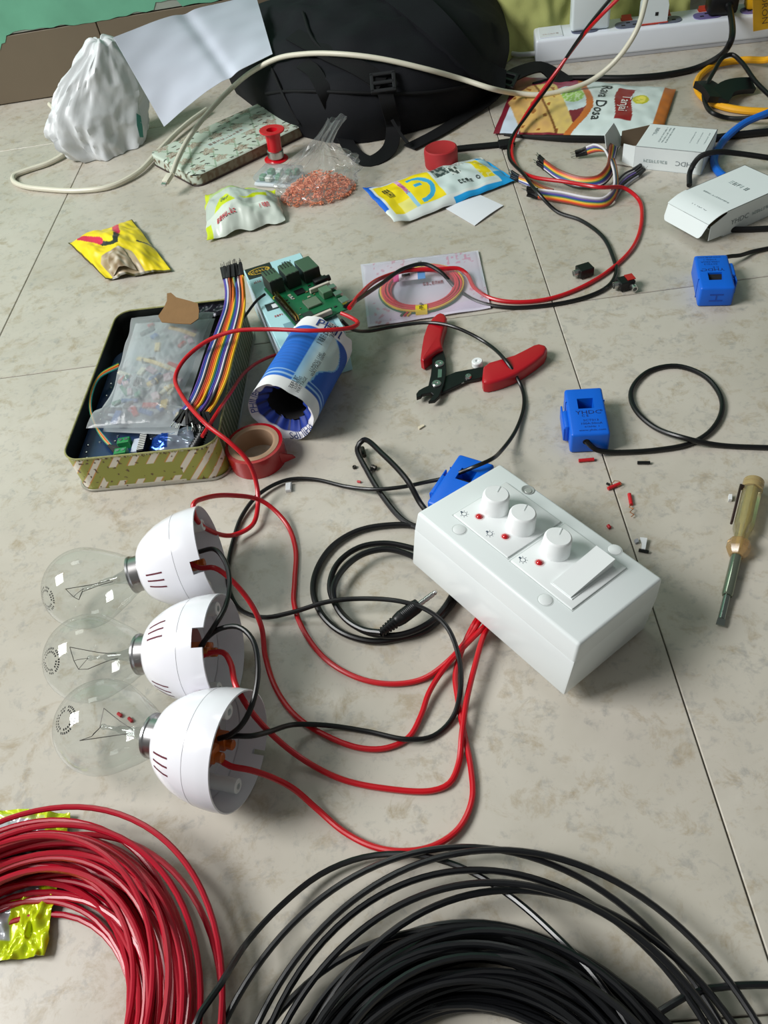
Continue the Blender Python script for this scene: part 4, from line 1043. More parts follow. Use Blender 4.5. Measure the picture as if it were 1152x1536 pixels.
for k in range(46):
    u = rnd.uniform(.10, .92); v = rnd.uniform(.06, .42) if k > 8 else rnd.uniform(.42, .9)
    p = fb_S(u, v); c_, nm = rnd.choice(compc); a = rnd.uniform(0, 3.14); L_ = rnd.uniform(.003, .008); W_ = rnd.uniform(.0018, .0035)
    mb = MB(Matrix.Translation((p.x, p.y, p.z-.0052)) @ Matrix.Rotation(a, 4, 'Z') @ Matrix.Rotation(rnd.uniform(-.3, .3), 4, 'Y')); mb.box((-L_, -W_, -.0015), (L_, W_, .0015), r=.0006, seg=1); part('component', mb, M('component_'+nm, c_, rough=.5), fbag)
for (u0, v0, u1, v1, cl) in ((.30, .50, .78, .42, 'tan'), (.70, .44, .90, .40, 'cream'), (.58, .80, .92, .74, 'tan')):
    mb = MB(); mb.band([fb_S(u0, v0)-V((0, 0, .0022)), fb_S((u0+u1)/2, (v0+v1)/2)-V((0, 0, .0022)), fb_S(u1, v1)-V((0, 0, .0022))], .004, .0012); part('component_strip', mb, M('component_'+cl, (212, 186, 130)), fbag)
# brown paper scrap
ptx = [(244, 487), (239, 478), (247, 466), (252, 455), (252, 444), (258, 443), (266, 450), (285, 455), (298, 459), (300, 470), (299, 482), (288, 490), (265, 489)]
mb = MB(); mb.prism([tuple(P(*q, .051)[:2]) for q in ptx][::-1], .0535, .0542)
solo('paper_scrap', mb, M('brown_paper', (136, 102, 64), rough=.85, bump=.3, bscale=180, var=.12), 'torn brown paper scrap on top of the frosted component bag', 'paper scrap')
# dark sleeve and antistatic bag
mb = MB(); Qd = quad(P(288, 482, .030), P(345, 470, .030), P(345, 446, .032), P(290, 458, .032)); mb.sheet(lambda u, v: Qd(u, v)+V((0, 0, .004*math.sin(math.pi*v)+.002*nz(u*8, v*4))), 24, 12, None, .0005)
solo('dark_sleeve', mb, M('black_foil', (36, 36, 46), rough=.2, metal=.4), 'shiny black foil sleeve along the back of the striped tin', 'sleeve')
mb = MB(); Qa = quad(P(212, 690, .020), P(296, 682, .020), P(288, 640, .028), P(226, 650, .026)); mb.sheet(lambda u, v: Qa(u, v)+V((0, 0, .006*math.sin(math.pi*v)*math.sin(math.pi*u)+.0035*nz(u*4+v*2, v*3, 3)+.0006*nz(u*10, v*9, 8))), 40, 30, lambda u, v: (24, 70, 160) if (.12 < u < .48 and .2 < v < .8) else ((150, 160, 176) if u > .4 or v < .2 else (40, 46, 60)), .0005)
solo('antistatic_bag', mb, M('silver_foil_film', vcol=True, rough=.12, metal=.55, var=.1), 'crumpled silver and blue antistatic bag at the front of the striped tin', 'foil bag', sharp=40)
# relay module with green terminal blocks
rm = thing('relay_module', 'blue module with two green screw terminals at the front of the striped tin', 'module', loc=P(205, 675, .02))
RT = frame(P(176, 692, .022), P(222, 684, .022)-P(176, 692, .022), (0, .15, 1))
mb = MB(RT); mb.box((-.002, -.004, 0), (.026, .024, .0015)); part('board', mb, M('royal_blue_board', (20, 60, 140), rough=.4), rm)
gt = M('terminal_green', (34, 140, 74), rough=.4)
for y in (-.002, .014):
    mb = MB(RT); mb.box((0, y, .0015), (.011, y+.008, .0095), r=.0006, seg=1); tb = part('terminal_block', mb, gt, rm)
    for k in (0, 1):
        mb = MB(RT); mb.lathe([(.0018, .0096), (.0018, .0099), (0, .0099)], 12, cap=False, T=Matrix.Translation((.003+.005*k, y+.004, 0))); part('terminal_screw', mb, metal, tb)
mb = MB(RT); mb.lathe([(.0010, .0016), (.0024, .0018), (.0024, .0022), (.0010, .0023)], 16, cap=False, T=Matrix.Translation((.006, .0105, 0))); part('mounting_ring', mb, M('white_ring', (230, 230, 230)), rm)
mb = MB(RT); mb.box((.020, -.003, .0015), (.026, .026, .009), r=.0005, seg=1); part('pin_header', mb, blk, rm)
for k in range(9):
    mb = MB(RT); mb.box((.0200, -.0015+k*.0028, .0090), (.0262, -.0003+k*.0028, .0094)); part('header_mark', mb, M('header_white', (220, 220, 216)), rm)
mb = MB(RT); mb.box((.013, .002, .0015), (.020, .022, .006), r=.0006, seg=1); part('white_chip', mb, M('chip_white', (196, 206, 220), rough=.4), rm)
# black barrel plug and lead in the tin corner
bp = thing('barrel_plug', 'ribbed black cable plug in the right front corner of the striped tin', 'plug', loc=P(300, 665, .03))
a_ = P(293, 672, .030); b_ = P(309, 640, .040); dd = (b_-a_).normalized(); X = Matrix.Translation(a_) @ dd.to_track_quat('Z', 'Y').to_matrix().to_4x4()
pr = []
for k in range(9): pr += [(.0058-.0003*k, k*.0022), (.0058-.0003*k, k*.0022+.0012), (.0048-.0003*k, k*.0022+.0014), (.0048-.0003*k, k*.0022+.0021)]
mb = MB(X); mb.lathe([(0, -.004), (.0052, -.003)]+pr+[(.002, .021)], 18, cap=False); part('strain_relief', mb, blk, bp)
mb = MB(); mb.tube([b_, P(318, 605, .046), P(338, 555, .050), P(352, 500, .052), P(372, 468, .054), P(386, 450, .058), P(398, 441, .060)], .0013, 8); part('lead', mb, blk_w, bp)
mb = MB(); mb.tube(wire([(303, 655, .046), (320, 628, .046), (345, 590, .040), (368, 558, .028), (390, 542, .018), (412, 533, .010), (428, 530, .006)]), .0016, 8)
solo('wire', mb, red_w, 'short red wire from the tin to the gap behind the crumpled carton', 'wire')
# loose jumper leads on the left side of the tin
jl = thing('jumper_leads', 'green, yellow and red jumper leads along the left side of the striped tin', 'jumper leads', loc=P(150, 640, .03))
for k, (nm, c_) in enumerate((('green', (40, 120, 90)), ('yellow', (222, 190, 40)), ('red', (190, 40, 40)), ('orange', (214, 120, 40)), ('teal', (40, 140, 130)))):
    d = k*1.6
    mb = MB(); mb.tube(wire([(178, 545+d, .034), (152-d*.3, 560+d, .035), (137+d*.2, 585+d, .035), (135+d*.3, 615, .034), (143+d*.4, 640, .032), (155+d, 660, .030), (163+d, 668+d*.3, .029)]), .0008, 6); part('wire', mb, M('jumper_'+nm, c_, rough=.4), jl)
    p0 = P(163+d, 668+d*.3, .029); p1 = P(176+d*1.6, 683+d*.2-k*2, .027); X = frame(p0, p1-p0)
    mb = MB(X); mb.box((0, -.0013, -.0013), (.014, .0013, .0013), r=.0003, seg=1); part('connector', mb, blk, jl)

# ------------------------------------------------------------------ ribbon cable from the tin
rc = thing('ribbon_cable', 'rainbow ribbon cable draped out of the striped tin with black end connectors', 'ribbon cable', loc=P(335, 500, .0))
rcols = [('purple', (92, 60, 150)), ('blue', (40, 70, 160)), ('grey', (206, 206, 214)), ('black', (26, 24, 24)), ('brown', (150, 62, 26)), ('red', (200, 60, 30)), ('orange', (228, 120, 20)), ('yellow', (236, 186, 24)), ('green', (40, 110, 70)), ('blue', (34, 66, 156)), ('purple', (86, 60, 150)), ('white', (222, 220, 226)), ('black', (26, 24, 24)), ('brown', (140, 56, 26)), ('orange', (222, 96, 24)), ('yellow', (240, 176, 20))]
Lp = [(336, 418, .068), (339, 436, .064), (337, 460, .060), (326, 492, .058), (309, 535, .056), (296, 575, .053), (282, 605, .049), (272, 616, .047)]
Rp = [(364, 412, .070), (366, 432, .064), (367, 456, .060), (361, 490, .058), (350, 530, .056), (338, 572, .053), (322, 606, .049), (312, 620, .047)]
NW = len(rcols)
rnd = random.Random(4)
for k, (nm, c_) in enumerate(rcols):
    f_ = k/(NW-1)
    pts_ = []
    for i, (a, b) in enumerate(zip(Lp, Rp)):
        j = .0 if 1 < i < 6 else rnd.uniform(-.0015, .0015)
        pts_.append(P(a[0]+(b[0]-a[0])*f_, a[1]+(b[1]-a[1])*f_, a[2]+(b[2]-a[2])*f_+j))
    mb = MB(); mb.tube(pts_, .00115, 7, step=.004); part('wire', mb, M('ribbon_'+nm, c_, rough=.45), rc)
    # top housings stand up, bottom ones lie fanned
    p0 = pts_[0]; tilt = V((rnd.uniform(-.08, .08)-.0, .85, .30+rnd.uniform(-.1, .1))).normalized()
    X = frame(p0-tilt*.001, tilt); mb = MB(X); mb.box((0, -.0015, -.0015), (.0150, .0015, .0015), r=.0003, seg=1); cn = part('connector', mb, blk, rc)
    mb = MB(X); mb.box((.014, -.00025, -.00025), (.0205, .00025, .00025)); part('pin', mb, M('dull_pin', (70, 68, 64), rough=.5, metal=.6), cn)
    p0 = pts_[-1]; dd = V((rnd.uniform(-.35, .25)-(.5 if k < 3 else 0), -1, rnd.uniform(-.5, -.1))).normalized()
    X = frame(p0-dd*.001, dd); mb = MB(X); mb.box((0, -.0013, -.0013), (.0140, .0013, .0013), r=.0003, seg=1); cn = part('connector', mb, blk, rc)
    mb = MB(X); mb.box((.014, -.0003, -.0003), (.0200, .0003, .0003)); part('pin', mb, metal, cn)

# ------------------------------------------------------------------ cyan carton and single board computer
CZ = .050
c0 = P(420, 522, CZ); c1 = P(365, 405, CZ); cy_ = (c1-c0).normalized(); cx_ = V((cy_.y, -cy_.x, 0)); CLn = (c1-c0).length
CT = frame(V((c0.x, c0.y, 0)), cx_)
cbx = thing('cyan_carton', 'pale cyan printed carton under the green circuit board', 'carton', T=CT)
mb = MB(); mb.box((0, 0, .0005), (.062, CLn, CZ), r=.0008, seg=1); part('box', mb, M('cyan_card', (170, 214, 220), rough=.45, var=.03), cbx, local=True)
zz = CZ+.0003
def decal(name, x0, y0, x1, y1, mat, lift=0.0):
    mb = MB(); mb.add([(x0, y0, zz+lift), (x1, y0, zz+lift), (x1, y1, zz+lift), (x0, y1, zz+lift)], [(0, 1, 2, 3)]); return part(name, mb, mat, cbx, local=True)
decal('black_logo_panel', .001, CLn-.022, .028, CLn-.001, M('panel_black', (26, 26, 26), rough=.4))
mb = MB(); 
for k in range(26):
    a = k/26*6.28; mb.add([(.014+.010*math.cos(a)*(1 if k % 3 else .8), CLn-.0115+.005*math.sin(a), zz+.0003), (.014+.0115*math.cos(a), CLn-.0115+.006*math.sin(a), zz+.0003), (.014+.0115*math.cos(a+.22), CLn-.0115+.006*math.sin(a+.22), zz+.0003), (.014+.010*math.cos(a+.22), CLn-.0115+.005*math.sin(a+.22), zz+.0003)], [(0, 1, 2, 3)])
scribble_map(mb, 6, lambda a, b: V((.014+a, CLn-.0115+b, zz+.0003)), .020, .0045, 3); part('gold_logo', mb, M('gold_print', (206, 168, 50), rough=.4), cbx, local=True)
mb = MB(); scribble_map(mb, 4, lambda a, b: V((.043-a, CLn-.010-b, zz)), .010, .003, 5); part('dark_print', mb, print_blk, cbx, local=True)
decal('grey_panel', .012, .004, .056, .034, M('panel_grey_cyan', (120, 160, 172), rough=.45)); decal('dark_stripe', .004, .062, .026, .074, M('panel_dark', (40, 48, 54), rough=.45)); decal('white_patch', .010, .064, .024, .071, M('panel_white', (220, 226, 232), rough=.5), .0002)
mb = MB(); scribble_map(mb, 5, lambda a, b: V((.014+a, .050+b, zz)), .012, .003, 6); scribble_map(mb, 4, lambda a, b: V((.008+a, CLn-.030+b, zz)), .008, .004, 2); part('red_print', mb, M('red_print', (196, 70, 80)), cbx, local=True)
mb = MB(); mb.box((-.0003, .004, .010), (0, CLn-.004, .040)); part('side_panel', mb, M('side_white_cyan', (196, 210, 220), rough=.5), cbx, local=True)
# board
PZ = .0545
n0 = P(447.5, 494, PZ); n1 = P(391, 428, PZ); py_ = (n1-n0).normalized(); px_ = V((py_.y, -py_.x, 0))
PT = frame(V((n0.x, n0.y, PZ)), px_)
pi_ = thing('single_board_computer', 'green single board computer with three tall ports resting on the cyan carton', 'circuit board', T=PT)
def pb(name, lo, hi, mat, r=.0004, par=pi_, lab=None):
    mb = MB(); mb.box(lo, hi, r=r, seg=1) if r else mb.box(lo, hi); return part(name, mb, mat, par, local=True, label=lab)
pcb = M('green_board', (18, 96, 58), rough=.35, var=.25, vscale=160, coat=.2)
mb = MB(); mb.prism(rrect(.056, .085, .003, 4), -.0014, 0); part('board', mb, pcb, pi_, local=True)
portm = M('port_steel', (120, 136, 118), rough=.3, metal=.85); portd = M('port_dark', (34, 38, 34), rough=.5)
for (x0, x1, h_, nm) in ((.0025, .0160, .0155, 'usb_port'), (.0200, .0335, .0155, 'usb_port'), (.0375, .0535, .0135, 'ethernet_port')):
    pt_ = pb(nm, (x0, .0655 if 'usb' in nm else .0630, .0005), (x1, .0870, h_), portm)
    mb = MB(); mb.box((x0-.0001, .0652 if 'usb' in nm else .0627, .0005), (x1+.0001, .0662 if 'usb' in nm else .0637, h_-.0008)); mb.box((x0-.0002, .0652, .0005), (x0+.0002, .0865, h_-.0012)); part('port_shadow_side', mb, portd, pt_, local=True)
    if 'usb' in nm:
        for k in range(4): mb = MB(); mb.box((x0+.0018+k*.0030, .0780, h_), (x0+.0030+k*.0030, .0866, h_+.0003)); part('spring_tab', mb, portd, pt_, local=True)
        for k in range(3): mb = MB(); mb.box((x0+.002+k*.0040, .0645, h_-.0012), (x0+.0042+k*.0040, .0663, h_+.0002)); part('latch_tab', mb, portd, pt_, local=True)
hd = pb('gpio_header', (.0012, .0075, 0), (.0063, .0590, .0030), blk, 0)
for k in range(20):
    for q in (0, 1):
        mb = MB(); mb.box((.0022+q*.0025, .0084+k*.00254, .0030), (.0029+q*.0025, .0091+k*.00254, .0085)); part('pin', mb, M('gold_pin', (150, 120, 60), rough=.3, metal=1), hd, local=True)
pb('processor', (.0205, .0215, 0), (.0350, .0360, .0022), M('processor_lid', (150, 156, 140), rough=.35, metal=.8))
pb('memory_chip', (.0210, .0060, 0), (.0120, .0190, .0009), M('chip_black', (34, 50, 44), rough=.5), 0)
pb('usb_controller', (.0215, .0500, 0), (.0310, .0590, .0010), blk, 0)
pb('display_connector', (.0130, .0010, 0), (.0360, .0042, .0048), M('connector_cream', (196, 190, 176), rough=.5)); pb('display_latch', (.0130, .0040, 0), (.0360, .0062, .0044), blk)
pb('camera_connector', (.0335, .0440, 0), (.0545, .0470, .0048), M('connector_cream', (196, 190, 176))); pb('camera_latch', (.0335, .0468, 0), (.0545, .0490, .0044), blk)
pb('usb_power_port', (.0490, .0070, 0), (.0572, .0165, .0032), metal); pb('micro_hdmi_port', (.0495, .0220, 0), (.0575, .0290, .0031), metal); pb('micro_hdmi_port', (.0495, .0355, 0), (.0575, .0425, .0031), metal)
pb('screened_module', (.0395, .0270, 0), (.0490, .0385, .0070), M('shield_green_grey', (120, 150, 124), rough=.35, metal=.6))
mb = MB(); mb.box((.0420, .0505, 0), (.0560, .0575, .006), r=.0008); mb.cyl((.056, .054, .003), (.0590, .054, .003), .0030, 16); part('audio_socket', mb, blk, pi_, local=True)
rnd = random.Random(12)
for k in range(44):
    x = rnd.uniform(.009, .053); y = rnd.uniform(.004, .060)
    if .019 < x < .037 and .005 < y < .037: continue
    w_ = rnd.choice((.0006, .0009, .0014)); pb('chip_component', (x-w_, y-w_*.6, 0), (x+w_, y+w_*.6, .0008), M('smd_%d' % (k % 3), ((170, 160, 140), (40, 40, 40), (120, 100, 70))[k % 3], rough=.5), 0)
for (x, y) in ((.0035, .0035), (.0525, .0035), (.0035, .0615), (.0525, .0615)):
    mb = MB(Matrix.Translation((x, y, 0))); mb.lathe([(.0030, .0001), (.0030, .0003), (.0014, .0003), (.0014, -.001)], 18, cap=False); part('mounting_hole', mb, M('hole_gold', (214, 196, 60), rough=.4, metal=.3), pi_, local=True)
mb = MB(); scribble_map(mb, 6, lambda a, b: V((.016+b, .052+a, .0003)), .008, .003, 4); scribble_map(mb, 8, lambda a, b: V((.043+a*.4, .034+b, .0003)), .010, .003, 7); part('white_print', mb, M('white_print', (240, 238, 234)), pi_, local=True)

# ------------------------------------------------------------------ crumpled bulb carton
fa = P(421, 620, .0305); fb2 = P(482, 516, .0305); cax = (fb2-fa).normalized(); CL = (fb2-fa).length
ux = V((0, 0, 1)); uy = cax.cross(ux)     # ux up, uy = sideways
KT = Matrix.Identity(4)
for i in range(3): KT[i][0] = ux[i]; KT[i][1] = uy[i]; KT[i][2] = cax[i]; KT[i][3] = fa[i]
bx_ = thing('bulb_carton', 'crimped blue and white cardboard bulb sleeve lying on its side', 'carton', T=KT)
def car_r(a, z):
    fl_ = .0303*(1+.035*math.cos(4*a+.8))*(1+.02*nz(math.cos(a)*3, math.sin(a)*3, z*40))
    return fl_
def car_S(u, v):
    a = 2*math.pi*u; z = CL*v; r_ = car_r(a, z)
    zz_ = z+(.0015*nz(a*3, 1) if v < .05 else 0)+(.003*nz(a*4, 4)*(v > .9))
    return V((r_*math.cos(a), r_*math.sin(a), zz_))
# label strip centred on the camera-facing upper right flank
aL = None
tocam = KT.inverted() @ CAM; aC = math.atan2(tocam.y, tocam.x)
def car_paint(u, v):
    a = (2*math.pi*u-aC+math.pi) % (2*math.pi)-math.pi
    if v < .135 or v > .865: 
        return (228, 230, 230)
    lab = -.22+ .0
    if abs(a-.0) < .22: return mixc((140, 190, 226), (196, 220, 222), min(1, max(0, (a+.22)/.30))) 
    # pale bulb outline beside the strip
    s_ = 1
    if .2 < a*SG < 1.10:
        q = a*SG; t_ = (v-.24)/.64
        if 0 < t_ < 1:
            wdt = .24+.10*math.sin(math.pi*t_)+.46*max(0, math.sin(math.pi*min(1, max(0, (t_-.22)/.78))))**1.3
            if q < wdt: return (190, 208, 204)
            if q < wdt+.05: return (120, 176, 214)
    b_ = (26, 104, 200) if a*SG < 0 else (22, 82, 172)
    if (abs(v-.185) < .008 or abs(v-.235) < .006): return (150, 190, 226)
    if a*SG < 0 and (int(v*46) % 2 == 0) and v > .28: return mixc(b_, (20, 70, 150), .25)
    return b_
SG = 1
tst = KT.to_3x3() @ V((math.cos(aC+.7), math.sin(aC+.7), 0))
SG = 1 if tst.x > (KT.to_3x3() @ V((math.cos(aC-.7), math.sin(aC-.7), 0))).x else -1
mb = MB(); mb.sheet(car_S, 180, 90, car_paint); part('sleeve', mb, VCM, bx_, local=True, sharp=60)
def in_S(u, v):
    a = 2*math.pi*u; r_ = car_r(a, 0)*(1-.42*v)*(1+(.05*math.sin(12*a)*v)); return V((r_*math.cos(a), r_*math.sin(a), .0005+.012*v+.0012*math.sin(12*a+1)*v))
mb = MB(); mb.sheet(in_S, 180, 14, lambda u, v: (226, 226, 230) if v < .38 else ((20, 54, 150) if (int(u*72) % 6) else (16, 30, 90))); part('folded_end', mb, VCM, bx_, local=True, sharp=60)
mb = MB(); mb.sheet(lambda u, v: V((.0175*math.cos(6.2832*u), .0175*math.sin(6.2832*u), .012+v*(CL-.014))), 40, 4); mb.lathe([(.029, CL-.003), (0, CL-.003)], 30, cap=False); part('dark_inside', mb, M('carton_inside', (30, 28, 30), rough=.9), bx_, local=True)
ink = M('carton_navy_ink', (24, 54, 120), rough=.6)
def on_car(a0, z0, flip=1):
    # reading direction runs round the sleeve
    return lambda x, y: V(((car_r(a0, z0)+.0005)*math.cos(a0+SG*x/.0303), (car_r(a0, z0)+.0005)*math.sin(a0+SG*x/.0303), z0+y))
mb = MB(); lettering_map(mb, 'PHILIPS', on_car(aC+SG*.34, CL*.925), .0140, 1.1); part('brand_print', mb, ink, bx_, local=True)
mb = MB()
for sa in (aC+SG*1.9, aC-SG*1.75):
    lettering_map(mb, 'PHILIPS', lambda x, y: V(((car_r(sa, 0)-.0035+y)*math.cos(sa+SG*x/.027), (car_r(sa, 0)-.0035+y)*math.sin(sa+SG*x/.027), .0021-y*.35-.0012)), .0090, 1.1)
part('folded_print', mb, ink, bx_, local=True)
mb = MB()
for z0, a0, tx_ in ((CL*.13, .10, 'WATTAGE'), (CL*.13, -.02, 'LUMENS'), (CL*.45, .22, 'WATTAGE 100W'), (CL*.45, .12, 'LUMENS 1340')):
    lettering_map(mb, tx_, lambda x, y: V(((.0312)*math.cos(aC+SG*(a0-y/.0303)), (.0312)*math.sin(aC+SG*(a0-y/.0303)), z0+x)), .0042)
for z0, a0, nn in ((CL*.12, -.13, 6), (CL*.75, -.02, 5), (CL*.75, -.10, 5), (CL*.90, .05, 8), (CL*.90, -.05, 8), (CL*.92, .16, 7)):
    scribble_map(mb, nn, lambda x, y: V(((.0312)*math.cos(aC+SG*(a0-y/.0303)), (.0312)*math.sin(aC+SG*(a0-y/.0303)), z0+x)), .016, .0032, nn)
part('small_print', mb, print_blk, bx_, local=True)

# ------------------------------------------------------------------ white sensor cartons
card = M('white_carton', (226, 234, 234), rough=.5, var=.015)
card_in = M('carton_shaded_inside', (120, 104, 84), rough=.9)  # brown inner card, darkened in its colour for shade in the opening
grey_ink = M('grey_ink', (120, 130, 134), rough=.6)
def carton(label, o, xd, Lx, Wy, H, open_end):
    T = frame(o, xd); t = thing('sensor_carton', label, 'carton', T=T, group='white printed cartons')
    th = .0006; mb = MB()
    mb.box((0, 0, 0), (Lx, Wy, th)); mb.box((0, 0, H-th), (Lx, Wy, H)); mb.box((0, 0, 0), (Lx, th, H)); mb.box((0, Wy-th, 0), (Lx, Wy, H))
    if open_end < 0: mb.box((Lx-th, 0, 0), (Lx, Wy, H))
    else: mb.box((Lx-th, 0, 0), (Lx, Wy, H))
    part('shell', mb, card, t, local=True)
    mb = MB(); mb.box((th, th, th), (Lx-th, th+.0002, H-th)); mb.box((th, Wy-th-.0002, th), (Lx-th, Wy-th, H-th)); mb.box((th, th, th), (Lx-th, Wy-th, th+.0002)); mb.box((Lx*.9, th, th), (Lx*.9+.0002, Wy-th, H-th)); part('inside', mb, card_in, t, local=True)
    return t, T
# carton with its open end to the left
o1 = P(950, 252, 0); e1_ = P(1051, 263, 0); H1 = .0262
x1d = (e1_-o1); L1 = x1d.length
k1, T1c = carton('white carton with its open torn end beside the rainbow jumper leads', o1, x1d, L1, .061, H1, -1)
mb = MB(); mb.sheet(lambda u, v: V((-.0165*u, .0004+.0085*u, .0006+(H1-.0012)*(v*(1-.10*u)+.02*u))), 6, 6, None, .0005); part('side_flap', mb, card, k1, local=True)
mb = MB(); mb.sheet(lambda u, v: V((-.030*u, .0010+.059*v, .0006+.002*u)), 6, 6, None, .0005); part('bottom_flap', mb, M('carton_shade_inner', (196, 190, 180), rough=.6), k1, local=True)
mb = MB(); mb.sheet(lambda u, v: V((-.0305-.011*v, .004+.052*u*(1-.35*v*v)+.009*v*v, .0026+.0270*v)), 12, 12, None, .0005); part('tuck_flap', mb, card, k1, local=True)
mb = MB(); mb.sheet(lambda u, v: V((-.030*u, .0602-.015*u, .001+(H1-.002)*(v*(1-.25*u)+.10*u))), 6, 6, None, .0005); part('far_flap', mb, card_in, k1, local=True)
mb = MB(); yn = -.0003
lettering(mb, 'YHDC', (L1*.76, yn, H1*.42), (-1, 0, 0), (0, 0, -1), .0078, 1.1); part('brand_print', mb, grey_ink, k1, local=True)
mb = MB(); scribble_map(mb, 9, lambda a, b: V((L1*.32+a, yn, H1*.40+b)), L1*.36, .0035, 3); scribble_map(mb, 5, lambda a, b: V((.012+b, .040-a, H1+.0002)), .022, .004, 4)
for q in range(3): scribble_map(mb, 12, lambda a, b: V((.022+q*.004+b, .034-a, H1+.0002)), .040, .0016, 5+q); scribble_map(mb, 9, lambda a, b: V((L1*.72+q*.008+b, .034-a, H1+.0002)), .030, .0010, 9+q)
part('fine_print', mb, M('faint_ink', (160, 176, 176), rough=.6), k1, local=True)
# carton with its tuck flap hanging open towards the camera
a2 = P(1092, 317, .0285); b2 = P(1029, 285, .0285); d2_ = P(1200, 262, .0285)
o2 = V((a2.x, a2.y, 0)); yd = (b2-a2); yd.z = 0; Wy2 = yd.length; xd2 = V((yd.y, -yd.x, 0)).normalized()
k2, T2c = carton('white carton lying with its rounded tuck flap hanging open at the right edge', o2, xd2, .082, Wy2, .0285, -1)
H2 = .0285
mb = MB(); mb.sheet(lambda u, v: V((-.0235*u, Wy2*v, H2-.0003-.006*u*u)), 8, 10, None, .0006); lf = part('end_flap', mb, card, k2, local=True)
mb = MB()
def tuck(u, v):
    e = abs(2*v-1); lim = 1 if e < .8 else math.sqrt(max(0, 1-((e-.8)/.2)**2))
    return V((-.0235-.006*u*lim, Wy2*(.01+.98*v), H2-.0065-.0150*u*lim))
mb.sheet(tuck, 10, 30, None, .0006); part('tuck_flap', mb, card, k2, local=True)
mb = MB(); mb.sheet(lambda u, v: V((-.020*u, .0005-.000*u, .002+.024*v*(1-.35*u)+.001*u)), 6, 6, None, .0005); part('dust_flap', mb, card, k2, local=True)
mb = MB(); lettering(mb, 'YHDC', (.020, -.0003, H2*.45), (1, 0, 0), (0, 0, 1), .0080, 1.1); lettering(mb, 'YHDC', (-.011, Wy2*.46, H2-.0012), (0, -1, 0), (1, 0, 0), .0074, 1.1); part('brand_print', mb, grey_ink, k2, local=True)
mb = MB(); scribble_map(mb, 12, lambda a, b: V((.055+a, -.0003, H2*.45+b)), .036, .0035, 3); scribble_map(mb, 14, lambda a, b: V((.012+b, Wy2*.48-a, H2+.0002)), .036, .0022, 4); scribble_map(mb, 5, lambda a, b: V((.045+b, Wy2*.5-a, H2+.0002)), .026, .006, 6); part('fine_print', mb, M('faint_ink', (160, 176, 176)), k2, local=True)

# ------------------------------------------------------------------ patterned tin lid
l0 = P(300, 281, 0); l1 = P(452, 207, 0); l3 = P(229, 252, 0)
LX = (l1-l0); LL = .200; LW = .126
LT = frame(l0, LX); LT = LT @ Matrix.Translation((-.004, 0, 0))
lid = thing('tin_lid', 'flat tin lid with white floral print and dark rim leaning by the backpack', 'tin lid', T=LT)
def fl_paint(x, y):
    base_ = (196, 208, 194)
    gx, gy = x/.036, y/.034
    # hexagonal trellis lines
    hx = abs(((gx+gy*.5) % 1)-.5); hy = abs(((gx-gy*.5) % 1)-.5)
    c_ = base_
    if (hx > .465 or hy > .465): c_ = (150, 172, 148)
    # blossoms and leaves
    cx2 = (math.floor(gx)+.5); cy2 = (math.floor(gy)+.5); r_ = math.hypot(gx-cx2, gy-cy2); a = math.atan2(gy-cy2, gx-cx2)
    if r_ < .26+.07*math.cos(5*a): c_ = (158, 140, 122) if nz(x*900, y*900, 1) > 0 else (186, 184, 168)
    lx = (gx*2.3+.4) % 1-.5; ly = (gy*2.6+.2) % 1-.5
    k = (math.floor(gx*2.3+.4)*7+math.floor(gy*2.6+.2)*13) % 5
    if k in (0, 2, 3) and (lx*math.cos(k)+ly*math.sin(k))**2*14+(lx*math.sin(k)-ly*math.cos(k))**2*70 < 1: c_ = (58, 56, 50) if k else (96, 72, 58)
    if LL*.30 < x < LL*.66 and LW*.44 < y < LW*.60: c_ = (190, 206, 196)
    return c_
vs_ = []; fs_ = []; cs_ = []
nu, nv = 150, 90
def lid_pt(u, v):
    x = LL*u; y = LW*v; r_ = .014
    # pull the grid corners onto the rounded outline
    ex = min(x, LL-x); ey = min(y, LW-y)
    if ex < r_ and ey < r_:
        dx, dy = r_-ex, r_-ey; m_ = max(dx, dy); d = math.hypot(dx, dy); k = m_/d
        dx *= k; dy *= k
        x = r_-dx if x < LL/2 else LL-r_+dx; y = r_-dy if y < LW/2 else LW-r_+dy
    e = min(x, y, LL-x, LW-y)
    return V((x, y, .0165-.0018*max(0, 1-e/.003)**2))
mb = MB(); mb.sheet(lid_pt, nu, nv, lambda u, v: fl_paint(LL*u, LW*v)); part('top_panel', mb, VC, lid, local=True)
lp = dense(rrect(LL, LW, .014), .0015); n = len(lp); mb = MB(); vs_ = []; cs_ = []; fs_ = []
for j in range(9):
    z = .0147*j/8
    for x, y in lp:
        k = nz(x*160, y*160, z*160); c_ = (112, 96, 74) if k > .05 else (146, 150, 130)
        if z < .0022: c_ = (60, 46, 40)
        if y < .001 or x > LL-.001: c_ = mixc(c_, (100, 80, 60), .5)
        else: c_ = (196, 206, 192) if k < .2 and z > .002 else c_
        vs_.append((x, y, z)); cs_.append((*lin(c_), 1))
for j in range(8):
    for i in range(n): i2 = (i+1) % n; fs_.append((j*n+i, j*n+i2, (j+1)*n+i2, (j+1)*n+i))
mb.add(vs_, fs_, None, cs_); part('side_wall', mb, M('printed_tin', vcol=True), lid, local=True)
mb = MB(); q_ = [V((x, y, .0009)) for x, y in rrect(LL, LW, .014)]; mb.tube(q_+[q_[0]], .0010, 6, smooth=False); part('rim', mb, M('lid_dark_rim', (58, 44, 40), rough=.5), lid, local=True)
mb = MB(); scribble_map(mb, 9, lambda a, b: V((LL*.48+a, LW*.52+b, .0169)), .060, .006, 4); part('faded_print', mb, M('faded_brown_ink', (170, 150, 140), rough=.6), lid, local=True)

